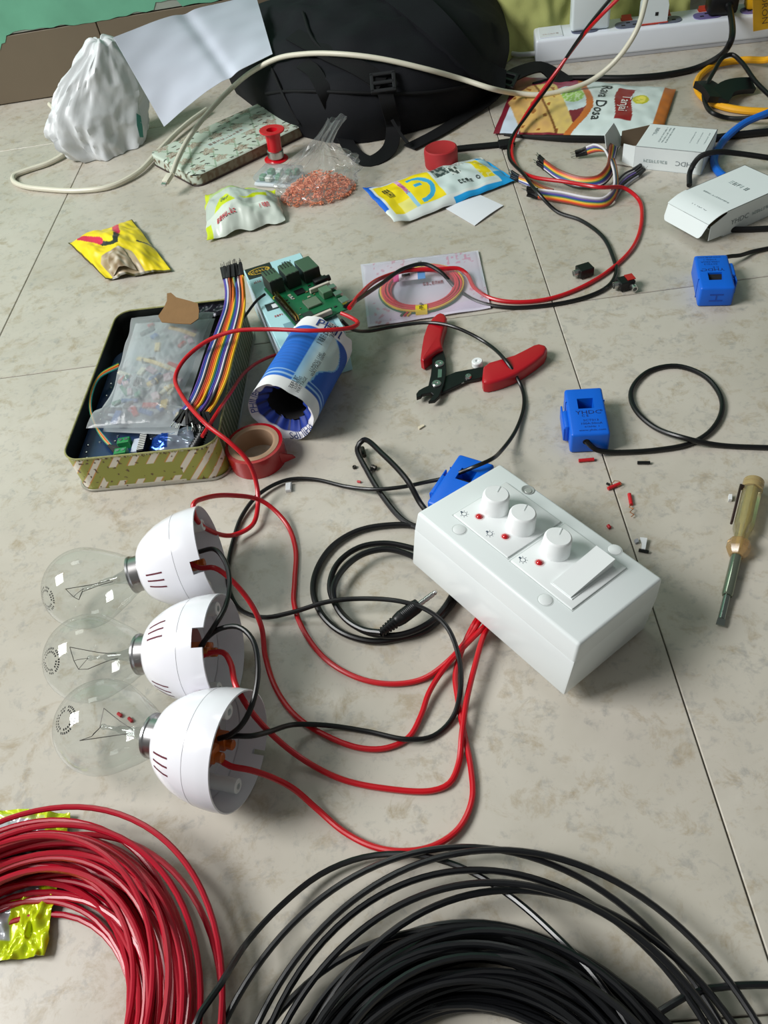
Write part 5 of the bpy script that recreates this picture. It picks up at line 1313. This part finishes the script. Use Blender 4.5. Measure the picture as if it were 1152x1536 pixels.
# ------------------------------------------------------------------ backpack
foot = [(-.105, 1.360), (-.050, 1.220), (-.012, 1.148), (.055, 1.092), (.140, 1.092), (.222, 1.122), (.285, 1.195), (.318, 1.290), (.315, 1.400), (.200, 1.432), (.080, 1.446), (-.100, 1.450)]
floop = spline([V((x, y, 0)) for x, y in foot+foot[:1]], .02)[:-1]
NB = len(floop); bc = sum(floop, V((0, 0, 0)))/NB
def bag_ring(j):
    out = []
    for i, p in enumerate(floop):
        d = p-bc
        if j <= 6:                      # side wall bulging up from the floor
            t_ = j/6; q = p+d.normalized()*(.010*math.sin(math.pi*t_)-.014*t_*t_); z = .001+.078*t_**.9
        else:
            t_ = (j-6)/14; s_ = 1-t_; q = bc+(p-d.normalized()*.014-bc)*s_; z = .079+.052*(1-s_**2.2)
        k = .009*nz(q.x*14, q.y*14, j*.25)+.006*nz(q.x*34+q.y*20, q.y*34, j*.4)
        # crease above the bottom panel
        if 5 <= j <= 7: z -= .004*(q.y < 1.2)
        if j == 0: k = 0
        out.append(V((q.x, q.y, max(.001, z+k))))
    return out
vs_ = []; fs_ = []
for j in range(20): vs_ += bag_ring(j)
vs_.append(V((bc.x, bc.y, .132)))
for j in range(19):
    for i in range(NB): i2 = (i+1) % NB; fs_.append((j*NB+i, j*NB+i2, (j+1)*NB+i2, (j+1)*NB+i))
for i in range(NB): fs_.append((19*NB+i, 19*NB+(i+1) % NB, 20*NB))
BAGM = MB().add(vs_, fs_)
bvh = BAGM.bvh()
bp_ = thing('backpack', 'black fabric backpack lying against the wall with loose straps', 'backpack', loc=(bc.x, bc.y, 0))
fab = M('black_nylon', (15, 17, 22), rough=.8, bump=.5, bscale=1400, var=.25, vscale=30, spec=.25)
web = M('black_webbing', (15, 16, 18), rough=.75, bump=.4, bscale=900, spec=.25)
bkl = M('buckle_plastic', (26, 27, 30), rough=.4)
part('body', BAGM, fab, bp_, sharp=60)
def onbag(pts, lift=.003): return [on(bvh, x, y, lift, .02) for x, y in pts]
# flap edge piping and pocket seam
for pts_ in ([(400, 140), (425, 138), (470, 137), (520, 139), (580, 141), (640, 139), (700, 128), (735, 115)], [(455, 20), (470, 60), (500, 90), (530, 110), (560, 132)], [(395, 60), (412, 110), (430, 150), (450, 185)]):
    mb = MB(); mb.tube(onbag(pts_, .0015), .0022, 8, step=.006); part('seam_piping', mb, web, bp_)
# hanging strap loop with ladder buckle
lo_ = onbag([(456, 98), (472, 112), (490, 140)], .004) + [P(510, 192, .016), P(530, 228, .004), P(556, 242, .003), P(582, 226, .006), P(590, 190, .018)] + onbag([(582, 160), (577, 140)], .006)
mb = MB(); mb.band(lo_, .020, .0016, up=[(0, -.6, .8)]*3+[(.2, -.7, .6), (.1, -.3, .9), (0, 0, 1), (-.2, -.3, .9), (-.2, -.8, .5), (0, -.7, .7), (0, -.6, .8)]); part('strap', mb, web, bp_)
X_ = on(bvh, 574, 126, .006); X = frame(X_, (1, -.15, 0), (0, -.6, .8))
def buckle(X):
    b_ = bp_; mb = MB(X)
    for lo__, hi__ in (((-.017, -.013, -.003), (-.012, .013, .003)), ((.012, -.013, -.003), (.017, .013, .003)), ((-.017, -.014, -.003), (.017, -.009, .003)), ((-.017, .009, -.003), (.017, .014, .003)), ((-.015, -.003, -.002), (.015, .002, .003))): mb.box(lo__, hi__, r=.001, seg=1)
    return part('buckle', mb, bkl, bp_)
buckle(X)
mb = MB(); mb.band(onbag([(440, 55), (490, 80), (540, 105), (574, 126)], .003), .024, .0018, up=(0, -.5, .85)); part('compression_strap', mb, web, bp_)
# padded shoulder strap on the right
sp1 = onbag([(590, -8), (628, 25), (668, 62)], .006) + [P(708, 96, .058), P(738, 116, .034), P(756, 124, .024)]
mb = MB(); mb.band(sp1, lambda t: .050-.016*t, .010, up=[(0, -.4, .9)]*3+[(.2, -.5, .8)]*3); part('shoulder_strap', mb, fab, bp_)
X = frame(P(757, 119, .022), (.8, -.5, -.2), (.1, -.4, .9)); buckle(X)
mb = MB(); mb.band([P(758, 122, .020), P(735, 148, .008), P(700, 172, .004), P(655, 200, .003), P(614, 221, .003)], .022, .0016, up=(0, 0, 1)); part('strap', mb, web, bp_)
mb = MB(); mb.band([P(760, 118, .022), P(785, 106, .024), P(812, 101, .020), P(832, 112, .010), P(850, 124, .006)], .024, .0018, up=(0, -.3, 1)); part('strap', mb, web, bp_)
mb = MB(); mb.band([P(612, 215, .010), P(600, 200, .018), P(588, 180, .030)], .004, .002, up=(0, -.5, .8)); part('cord', mb, web, bp_)
mb = MB(); mb.band([P(660, 226, .003), P(700, 221, .003), P(750, 216, .003), P(772, 213, .003)], .012, .0020, up=(0, 0, 1)); mb.box((-.008, -.009, -.002), (.012, .009, .003), r=.001, seg=1, T=frame(P(757, 216, .004), P(775, 212)-P(740, 217))); part('strap_end', mb, web, bp_)

# ------------------------------------------------------------------ white carrier bag and paper sheet
pc = V((-.300, 1.245, 0))
def wb_S(u, v):
    a = 2*math.pi*u; c_, s_ = math.cos(a), math.sin(a)
    w_ = .058+.034*math.sin(math.pi*min(1, v*1.05))**.8-.030*v**3; d_ = .046*(1-.55*v**1.5)
    k = 1+.16*nz(c_*1.5, s_*1.5, v*1.8)-.26*abs(nz(c_*2.2+v, s_*2.2, v*2.6+2))-.12*abs(nz(c_*4.5, s_*4.5-v*2, v*4))+.05*nz(c_*9, s_*9, v*8)
    lean = V((.030*v*v, .040*v, 0))
    x, y = w_*k*c_, d_*k*s_
    ro = R(28)
    return pc+lean+V((x*math.cos(ro)-y*math.sin(ro), x*math.sin(ro)+y*math.cos(ro), .001+.124*v*(1+.10*nz(c_*2, s_*2, 8))))
mb = MB(); mb.sheet(wb_S, 120, 60); mb.sheet(lambda u, v: wb_S(u, 1)*(1-v)+(wb_S(0, 1)+wb_S(.5, 1))*.5*v+V((0, 0, .006*math.sin(math.pi*v))), 120, 6)
wb = thing('carrier_bag', 'crumpled thin white plastic carrier bag standing near the green wall', 'plastic bag', loc=pc)
wpl = M('white_bag_film', (222, 226, 228), rough=.4, var=.03, bump=.5, bscale=45)
wpl.node_tree.nodes['Principled BSDF'].inputs['Transmission Weight'].default_value = .12
part('film', mb, wpl, wb, sharp=50)
bvw = MB(); bvw.sheet(wb_S, 60, 40); bw = bvw.bvh()
mb = MB()
gp_ = [on(bw, x, y, .0018, .05) for x, y in ((204, 170), (209, 174), (212, 190), (214, 206), (209, 206), (205, 188))]
mb.add(gp_, [(0, 1, 2, 3, 4, 5)]); part('green_print', mb, M('green_print', (70, 140, 130), rough=.5), wb)
# paper: bottom corner just above the lid, right edge lying on the backpack
pA = P(246, 190, .050); pB = on(bvh, 412, 84, .004, .11); pC = on(bvh, 384, -6, .004, .13); pD = P(170, 56, .150)
pE = P(330, -14, .150)
Qpap = quad(pA, pB, pC, pD)
def pap_S(u, v):
    p = Qpap(u, v)
    bulge = .012*math.sin(math.pi*u)*(1-.3*v); cre = -.004*math.exp(-((u-.62+.14*v)/.05)**2)
    k = .0015*nz(u*5, v*5, 2)
    return p+V((0, -.5, .8))*(bulge+cre+k)
mb = MB(); mb.sheet(pap_S, 60, 50, None, .0005)
solo('paper_sheet', mb, M('white_paper', (214, 222, 236), rough=.7, var=.01), 'creased white paper sheet leaning on the black backpack', 'paper', sharp=60)

# ------------------------------------------------------------------ yellow green cloth behind the backpack
def cl_S(u, v):
    x = .305+.30*u; yw_ = 1.4185-.1012*(x-.3)
    prof_y = .125*(1-v)**1.3*(1-.25*u)
    fold = .016*math.sin(u*15+4*v)+.016*nz(u*8, v*6, 2)+.010*nz(u*18, v*12, 4)
    y = yw_-.016-prof_y+fold*(1-v)*.8-.01
    return V((x, min(yw_-.006, y), .002+.26*v+.012*nz(u*5, v*3, 7)*v))
mb = MB(); mb.sheet(cl_S, 90, 60)
solo('cloth', mb, M('yellow_green_cloth', (158, 162, 96), rough=.85, var=.12, vscale=20, bump=.3, bscale=500), 'crumpled yellow green cloth hanging behind the backpack', 'cloth', sharp=60)

# ------------------------------------------------------------------ power strip with plugs
S0 = P(803, 101, 0); S1 = P(1152, 62, 0)
PTX = frame(S0, S1-S0); SLn = .46; SW, SH = .056, .036
ps = thing('power_strip', 'long white power strip with grey sockets and red switches', 'power strip', T=PTX)
psw = M('strip_white', (222, 228, 236), rough=.3, var=.02)
mb = MB(); mb.box((0, 0, .004), (SLn, SW, SH), r=.004, seg=3); part('case', mb, psw, ps, local=True)
mb = MB(); mb.box((.001, .001, .0005), (SLn-.001, SW-.001, .0045)); part('base_plate', mb, M('strip_grey', (170, 172, 176), rough=.5), ps, local=True)
mb = MB(); mb.box((.006, .006, SH), (.040, SW-.006, SH+.0012), r=.0004, seg=1); cvp = part('end_cover', mb, psw, ps, local=True)
mb = MB(); scribble_map(mb, 6, lambda a, b: V((.023+a, .018+b, SH+.0014)), .024, .003, 2); part('end_print', mb, M('faded_print', (190, 160, 150), rough=.6), cvp, local=True)
sock = M('socket_slate', (92, 98, 120), rough=.45); sock2 = M('socket_violet', (108, 98, 150), rough=.45)
rsw = M('switch_red', (190, 58, 40), rough=.35)
for k, x in enumerate((.072, .135, .190, .245, .310, .375, .430)):
    mb = MB(); mb.prism([(x-.019+px2, .007+py2) for px2, py2 in rrect(.038, .026, .010, 5)], SH-.001, SH+.0012); so = part('socket', mb, sock if k < 3 else sock2, ps, local=True)
    for (hx, hy) in ((0, .019), (-.008, .010), (.008, .010)):
        mb = MB(); mb.box((x+hx-.0026, .007+hy-.0022, SH+.0010), (x+hx+.0026, .007+hy+.0022, SH+.0014)); part('pin_hole', mb, dk, so, local=True)
    mb = MB(); mb.box((x-.008, .038, SH-.001), (x+.008, .050, SH+.0008)); mb.add([(x-.007, .039, SH+.001), (x+.007, .039, SH+.001), (x+.007, .049, SH+.005), (x-.007, .049, SH+.005), (x-.007, .049, SH), (x+.007, .049, SH)], [(0, 1, 2, 3), (3, 2, 5, 4), (0, 3, 4), (1, 5, 2)]); part('switch', mb, rsw, ps, local=True)
mb = MB(); mb.tube([PTX @ V((.002, .02, .012)), P(780, 82, .008), P(755, 80, .005), P(735, 88, .004), P(700, 100, .004)], .0035, 10); part('cord', mb, M('strip_cord_white', (214, 216, 218), rough=.4), ps)
def xs_at(px, py, z=SH):
    q = PTX.inverted() @ P(px, py, z); return q.x
# square white adapter
xa0, xa1 = xs_at(858, 56), xs_at(919, 58)
AT = PTX @ Matrix.Translation((xa0, .012, SH+.0013))
ad = thing('charger_adapter', 'large square white charger plugged into the left end of the power strip', 'charger', T=AT)
mb = MB(); mb.box((0, 0, 0), (xa1-xa0, .030, .075), r=.004, seg=3); part('body', mb, M('adapter_white', (216, 226, 228), rough=.35, var=.01), ad, local=True)
mb = MB(); mb.lathe([(.0040, 0), (.0040, .012), (.0030, .016)], 14, T=Matrix.Translation((.040, .015, .074))); part('cable_relief', mb, psw, ad, local=True)
# slim usb charger
xb0, xb1 = xs_at(963, 42), xs_at(1003, 40)
UT = PTX @ Matrix.Translation((xb0, .010, SH+.0013))
uc = thing('usb_charger', 'slim white usb charger plugged into the middle of the power strip', 'charger', T=UT)
w_ = xb1-xb0
mb = MB(); mb.add([(0, 0, 0), (w_, 0, 0), (w_, .026, 0), (0, .026, 0), (0, 0, .022), (w_, 0, .022), (w_, .026, .022), (0, .026, .022), (w_*.22, .003, .050), (w_*.78, .003, .050), (w_*.78, .023, .050), (w_*.22, .023, .050)],
   [(3,2,1,0),(0,1,5,4),(1,2,6,5),(2,3,7,6),(3,0,4,7),(4,5,9,8),(5,6,10,9),(6,7,11,10),(7,4,8,11),(8,9,10,11)]); part('body', mb, MATS['adapter_white'], uc, local=True)
mb = MB(); mb.box((w_*.50, -.0004, .010), (w_*.62, .001, .0145)); part('port_mark', mb, dk, uc, local=True)
mb = MB(); mb.box((-.001, -.0012, -.0004), (w_+.001, .020, .0012)); part('base_rim', mb, rsw, uc, local=True)
# black moulded plug with its heavy lead
xc0, xc1 = xs_at(1063, 30), xs_at(1108, 25)
KTt = PTX @ Matrix.Translation(((xc0+xc1)/2, .022, SH+.0013))
bpq = thing('black_plug', 'black three pin plug with heavy black lead in the power strip', 'plug', T=KTt)
mb = MB(); mb.box((-.020, -.014, 0), (.020, .020, .024), r=.005, seg=2); mb.box((-.016, -.010, .016), (.016, .018, .034), r=.005, seg=2); part('body', mb, blk, bpq, local=True)
k0 = KTt @ V((.006, -.014, .012))
mb = MB(); mb.tube([KTt @ V((.006, .000, .016)), k0]+wire([(1096, 62, .045), (1080, 84, .020), (1048, 101, .006), (1000, 112, .0045), (940, 117, .0045), (880, 117, .0045), (835, 119, .0045), (800, 128, .0045)]), .0042, 10); part('lead', mb, blk_rub, bpq)
mb = MB(); mb.cyl(KTt @ V((.006, -.010, .012)), KTt @ V((.006, -.022, .010)), .0065, 14, .0048); part('strain_relief', mb, blk, bpq)
# yellow plug with a hanging tag
yT = PTX @ Matrix.Translation((xs_at(1122, 20), .016, SH+.0013))
yq = thing('yellow_plug', 'yellow cable end with a printed yellow tag over the power strip', 'plug', T=yT)
yel = M('yellow_plastic', (226, 172, 16), rough=.4, var=.06)
mb = MB(); mb.box((-.002, 0, 0), (.040, .022, .050), r=.005, seg=2); part('body', mb, yel, yq, local=True)
tg0 = P(1129, 45, .030)
mb = MB(); Qt = quad(P(1128, 46, .022), P(1172, 38, .022), P(1172, -20, .070), P(1127, -8, .070)); mb.sheet(lambda u, v: Qt(u, v)+V((0, -.004, 0)), 8, 8, None, .0006); tgp = part('tag', mb, yel, yq)
cen = Qt(.36, .62)+V((0, -.0055, 0)); xd = (Qt(.36, .2)-Qt(.36, .9)).normalized(); ud = (Qt(.9, .5)-Qt(.1, .5)).normalized()
nn = xd.cross(ud)
mb = MB(); lettering(mb, 'LDRON', cen-V((0, .001, 0)), xd, ud, .0125, 1.05); tt_ = part('tag_print', mb, M('tag_ink', (96, 70, 20), rough=.6), tgp)

# ------------------------------------------------------------------ cables on the right and behind
def cable(label, pts, r, mat, name='cable', n=10): return add_wire(label, pts, mat, r=r, name=name, cat='cable', n=n, step=.004)
ivory = M('ivory_cable', (214, 210, 192), rough=.4, var=.04)
wc = thing('white_cable', 'thick ivory cable arching over the backpack with a small plug at its left end', 'cable', loc=P(250, 270))
cpts = wire([(258, 262, .022), (266, 240, .026), (288, 200, .030), (322, 158, .040), (352, 128, .052)]) + [P(380, 106, .074)] + [on(bvh, x, y, .006, .09) for x, y in ((420, 92), (460, 86), (510, 84), (570, 92), (640, 108), (690, 120))] + wire([(738, 133, .040), (775, 140, .018), (810, 142, .014), (850, 135, .015), (890, 119, .022), (928, 86, .045), (955, 45, .075), (972, -12, .105)])
mb = MB(); mb.tube(cpts, .0034, 12, step=.005); part('lead', mb, ivory, wc)
X = frame(P(249, 272, .0205), P(258, 258, .024)-P(249, 272, .0205))
mb = MB(X); mb.box((-.003, -.0045, -.003), (.014, .0045, .003), r=.0012); part('plug', mb, ivory, wc)
mb = MB(X); mb.box((-.008, -.0032, -.0014), (-.002, .0032, .0014)); part('plug_tip', mb, metal, wc)
cable('white cable looping on the floor in front of the white carrier bag', [(74, 156, .030), (88, 172, .020), (100, 192, .012), (104, 214, .007), (96, 231, .005), (72, 245, .004), (42, 255, .004), (22, 263, .004), (20, 271, .004), (34, 279, .004), (70, 284, .004), (120, 286, .004), (165, 280, .004), (205, 260, .005), (235, 230, .006), (262, 202, .007), (285, 182, .008), (310, 164, .008)], .0036, MATS['ivory_cable'])
cable('yellow network cable curling in front of the power strip', [(1170, 82, .030), (1148, 90, .012), (1115, 90, .006), (1075, 97, .0055), (1050, 114, .005), (1045, 131, .005), (1057, 148, .005), (1085, 160, .005), (1120, 166, .005), (1175, 168, .005)], .0044, M('yellow_cable', (236, 170, 20), rough=.4))
cable('blue network cable curving behind the right hand white carton', [(1175, 160, .020), (1148, 171, .018), (1118, 184, .014), (1092, 204, .008), (1076, 225, .005), (1071, 242, .005), (1078, 258, .005), (1096, 272, .005)], .0044, M('blue_cable', (20, 100, 200), rough=.35))
cable('thick straight black cable passing behind the torn white carton', [(756, 202, .0016), (790, 205, .0028), (830, 207, .0042), (860, 208, .0045), (920, 209, .0045), (990, 210, .0045), (1060, 208, .0045), (1110, 202, .0045), (1180, 195, .0045)], lambda t: .0014+.0028*min(1, t*4), blk_rub)
cable('thin black cable arching between the two white cartons', [(1034, 278, .004), (1036, 255, .010), (1050, 235, .024), (1075, 228, .028), (1105, 230, .024), (1175, 240, .018)], .0030, blk_rub)
cable('short black cable end emerging under the right hand white carton', [(1090, 344, .003), (1120, 344, .003), (1180, 341, .003)], .0030, blk_rub)
cl_ = thing('cable_tie', 'black strap clip holding a thin dark cable beside the yellow cable', 'cable clip', loc=P(1080, 135))
mb = MB(); mb.tube(wire([(1175, 162, .010), (1135, 124, .016), (1112, 93, .024), (1098, 82, .028), (1085, 86, .028), (1073, 104, .024), (1062, 124, .020), (1056, 140, .014), (1058, 155, .009), (1070, 170, .0105), (1092, 177, .004), (1130, 177, .010), (1175, 172, .010)]), .0028, 10); part('lead', mb, blk_rub, cl_)
mb = MB(); mb.band([P(1054, 126, .016), P(1066, 134, .016), P(1077, 150, .0125)], .026, .008, up=(.2, -.3, .9)); part('clip_arm', mb, blk, cl_)
mb = MB(); mb.band([P(1077, 150, .0125), P(1090, 134, .014), P(1108, 129, .012), P(1128, 128, .009)], lambda t: .026-.004*t, .007, up=(0, -.3, .9)); part('clip_arm', mb, blk, cl_)

# ------------------------------------------------------------------ rainbow jumper leads on the right
jr = thing('jumper_ribbon', 'bundle of rainbow jumper leads bent round between the pouch and the torn carton', 'jumper leads', loc=P(880, 275))
jc = [('brown', (130, 66, 50)), ('red', (206, 60, 40)), ('orange', (236, 140, 40)), ('yellow', (226, 190, 70)), ('green', (80, 130, 90)), ('blue', (50, 70, 150)), ('purple', (110, 90, 160)), ('grey', (150, 150, 160)), ('white', (226, 224, 230)), ('black', (34, 32, 34))]
def ribbon(A_, B_, order, end=True, start=True, sd_=1):
    rnd = random.Random(sd_); n_ = len(order)
    for k, ci in enumerate(order):
        f_ = k/(n_-1); nm, c_ = jc[ci]
        pts_ = [P(a[0]+(b[0]-a[0])*f_, a[1]+(b[1]-a[1])*f_, a[2]+(b[2]-a[2])*f_) for a, b in zip(A_, B_)]
        mb = MB(); mb.tube(pts_, .00125, 7, step=.004); part('wire', mb, M('jumper_r_'+nm, c_, rough=.4), jr)
        for flag, p0, p1 in ((start, pts_[0], pts_[1]), (end, pts_[-1], pts_[-2])):
            if not flag: continue
            d = (p0-p1).normalized()+V((rnd.uniform(-.15, .15), rnd.uniform(-.15, .15), rnd.uniform(-.05, .25))); X = frame(p0-d.normalized()*.001, d)
            mb = MB(X); mb.box((0, -.0013, -.0013), (.0140, .0013, .0013), r=.0003, seg=1); cn = part('connector', mb, blk, jr)
            if rnd.random() < .5: mb = MB(X); mb.box((.014, -.0003, -.0003), (.020, .0003, .0003)); part('pin', mb, metal, cn)
ribbon([(816, 240, .014), (840, 256, .013), (872, 266, .012), (896, 264, .014), (910, 250, .018), (914, 232, .020), (916, 216, .016)], [(816, 254, .004), (838, 270, .003), (868, 281, .003), (900, 279, .004), (917, 264, .006), (921, 240, .010), (926, 222, .010)], [0, 1, 2, 3, 4, 5, 6, 8, 9], end=False, sd_=2)
ribbon([(806, 284, .012), (840, 288, .012), (880, 296, .012), (904, 297, .012), (919, 284, .013), (921, 260, .016), (913, 236, .018), (904, 222, .018), (890, 217, .016), (878, 222, .012)], [(806, 297, .003), (850, 304, .003), (890, 311, .003), (912, 308, .003), (925, 290, .004), (926, 262, .008), (920, 238, .012), (910, 227, .012), (893, 227, .009), (880, 231, .006)], [8, 7, 6, 5, 4, 3, 2, 1, 0], sd_=3)
ribbon([(778, 264, .010), (795, 270, .010), (815, 280, .011), (830, 285, .012)], [(778, 272, .003), (795, 280, .003), (815, 290, .003), (834, 297, .003)], [0, 2, 3, 8, 5, 7], end=False, sd_=5)
ribbon([(915, 292, .003), (926, 272, .004), (938, 260, .004), (950, 254, .004)], [(922, 300, .002), (932, 284, .003), (946, 272, .003), (958, 264, .003)], [9, 7, 6, 9, 7], start=False, sd_=6)

# ------------------------------------------------------------------ two black jack sockets
def jack(label, px, py, ang, two):
    T = frame(P(px, py, 0), (math.cos(ang), math.sin(ang), 0)); t = thing('jack_socket', label, 'jack socket', T=T)
    mb = MB(); mb.box((-.008, -.0065, .0012), (.007, .0065, .0105), r=.0006, seg=1); part('body', mb, blk, t, local=True)
    mb = MB(); mb.lathe([(.0034, 0), (.0034, .005), (.0022, .005), (.0018, .003), (0, .003)], 16, cap=False, T=Matrix.Translation((-.008, 0, .006)) @ Matrix.Rotation(R(-90), 4, 'Y')); part('nozzle', mb, metal, t, local=True)
    for x_, y_ in ((-.004, -.005), (.004, -.005), (0, .005)):
        mb = MB(); mb.box((x_-.0008, y_-.0003, 0), (x_+.0008, y_+.0003, .0014)); part('solder_lug', mb, metal, t, local=True)
    if two:
        mb = MB(); mb.lathe([(.0032, 0), (.0032, .006), (.0020, .006), (.0018, .003), (0, .003)], 16, cap=False, T=Matrix.Translation((.004, -.0065, .005)) @ Matrix.Rotation(R(90), 4, 'X')); part('side_nozzle', mb, metal, t, local=True)
        mb = MB(); mb.box((.000, -.004, .0106), (.008, .006, .0113)); part('red_tab', mb, M('red_tab', (170, 34, 30)), t, local=True)
jack('small black jack socket alone beside the red and black wire curve', 877, 413, R(10), False)
jack('black jack socket with red tab just outside the curved wires', 938, 432, R(4), True)

# ------------------------------------------------------------------ lime wrapper under the red coil
mb = MB(); Ql = quad(P(-60, 1450, .002), P(70, 1435, .002), P(108, 1222, .002), P(-60, 1212, .002))
mb.sheet(lambda u, v: Ql(u, v)+V((.003*nz(u*4, v*6, 2), 0, .001+max(0, .004*nz(u*6, v*6, 3)+.003*nz(u*15, v*15, 5)+.002))), 70, 80, lambda u, v: (196, 214, 26) if (u > .80 or v < .12 or v > .97 or (v < .40 and u > .55)) else ((196, 206, 120) if v > .93 else (178, 182, 186)), .0005)
solo('foil_wrapper', mb, M('lime_foil', vcol=True, rough=.2, metal=.2, var=.08), 'lime edged silver wrapper under the red wire coil', 'wrapper', sharp=40)

# ------------------------------------------------------------------ clippings and crumbs on the floor
copper = M('copper_strand', (200, 130, 80), rough=.35, metal=.8); redclip = M('red_clipping', (190, 24, 34), rough=.4); whitec = M('white_crumb', (226, 228, 230), rough=.5)
def bit(label, a, b, r, mat, z=None):
    z = r if z is None else z; mb = MB(); mb.cyl(P(*a, z), P(*b, z), r, 10); return solo('wire_clipping', mb, mat, label, 'wire clipping', group='clippings scattered on the floor')
bit('red wire clipping lying just below the middle blue clamp sensor', (868, 691), (891, 689), .0015, redclip)
bit('black wire clipping right of the middle blue clamp sensor', (956, 694), (975, 694), .0014, blk_w)
t = thing('stripped_clipping', 'red clipping with curled copper strands across the tile joint', 'wire clipping', loc=P(920, 728), group='clippings scattered on the floor')
mb = MB(); mb.cyl(P(912, 733, .0015), P(931, 725, .0015), .0015, 10); part('insulation', mb, redclip, t)
mb = MB(); mb.tube(wire([(916, 727, .003), (922, 721, .004), (929, 722, .004), (932, 727, .003), (926, 730, .003)]), .0003, 5); part('copper_strand', mb, copper, t)
mb = MB(); mb.cyl(P(910, 725, .001), P(914, 727, .001), .0010, 8); part('black_bit', mb, blk_w, t)
t = thing('stripped_clipping', 'upright red clipping with twisted copper end right of the tile joint', 'wire clipping', loc=P(946, 755), group='clippings scattered on the floor')
mb = MB(); mb.cyl(P(944, 741, .0015), P(947, 757, .0015), .0015, 10); part('insulation', mb, redclip, t)
mb = MB(); mb.tube(wire([(946, 756, .002), (944, 761, .003), (950, 763, .003), (945, 768, .003), (951, 772, .002), (947, 775, .002)]), .0004, 5); part('copper_strand', mb, copper, t)
bit('tiny round red clipping behind the right edge of the switch box', (912, 788), (915, 792), .0014, redclip)
bit('black clipping lying against a white scrap right of the switch box', (958, 825), (973, 828), .0013, blk_w)
mb = MB(); mb.prism([tuple(P(*q, .003)[:2]) for q in ((960, 806), (971, 807), (969, 818), (968, 824), (962, 823), (963, 815))][::-1], .002, .0032); solo('plastic_scrap', mb, whitec, 'small white plastic scrap right of the switch box', 'scrap')
mb = MB(); mb.prism([tuple(P(*q, 0)[:2]) for q in ((951, 812), (956, 810), (958, 815), (953, 817))][::-1], .0002, .0022); solo('plastic_scrap', mb, M('grey_crumb', (150, 152, 158), rough=.5), 'tiny grey scrap left of the white plastic scrap', 'scrap')
mb = MB(); mb.prism([tuple(P(*q, 0)[:2]) for q in ((1092, 745), (1097, 745), (1097, 753), (1092, 753))][::-1], .0002, .003); solo('plastic_scrap', mb, whitec, 'tiny white crumb left of the amber screwdriver handle', 'scrap')
mb = MB(); mb.prism([tuple(P(*q, .001)[:2]) for q in ((429, 727), (438, 725), (437, 737), (429, 738))][::-1], .0002, .0035, r=.0006, seg=1); solo('plastic_scrap', mb, whitec, 'white scrap beside the black wire below the tape roll', 'scrap')
mb = MB(); mb.prism([tuple(P(*q, 0)[:2]) for q in ((627, 642), (635, 638), (637, 640), (629, 645))][::-1], .0002, .0015); solo('plastic_scrap', mb, M('cream_crumb', (216, 206, 180), rough=.6), 'thin cream sliver on the floor below the wire stripper jaws', 'scrap')
t = thing('machine_screw', 'small dark screw inside the pointed black cable loop', 'screw', loc=P(559, 702)); mb = MB(); mb.cyl(P(556, 706, .002), P(561, 698, .003), .0011, 8); part('shank', mb, M('dark_steel', (60, 58, 54), rough=.4, metal=.8), t); mb = MB(); mb.cyl(P(557, 700, .002), P(564, 702, .002), .0020, 10); part('head', mb, MATS['dark_steel'], t)
mb = MB(Matrix.Translation(P(532, 702, 0))); mb.lathe([(.0018, .0002), (.0018, .0018), (.0010, .0020), (0, .0012)], 12, cap=False); solo('small_nut', mb, MATS['dark_steel'], 'tiny round grey nut left of the small screw', 'nut')
bit('dark clipping under the tip of the pointed black cable loop', (543, 672), (546, 684), .0022, MATS['dark_steel'])
bit('tiny red crumb below the small screw', (536, 722), (541, 723), .0010, redclip)
bit('red clipping seen through the nearest light bulb, farther of two', (177, 1070), (182, 1074), .0012, redclip)
bit('red clipping seen through the nearest light bulb, closer of two', (193, 1077), (198, 1082), .0012, redclip)
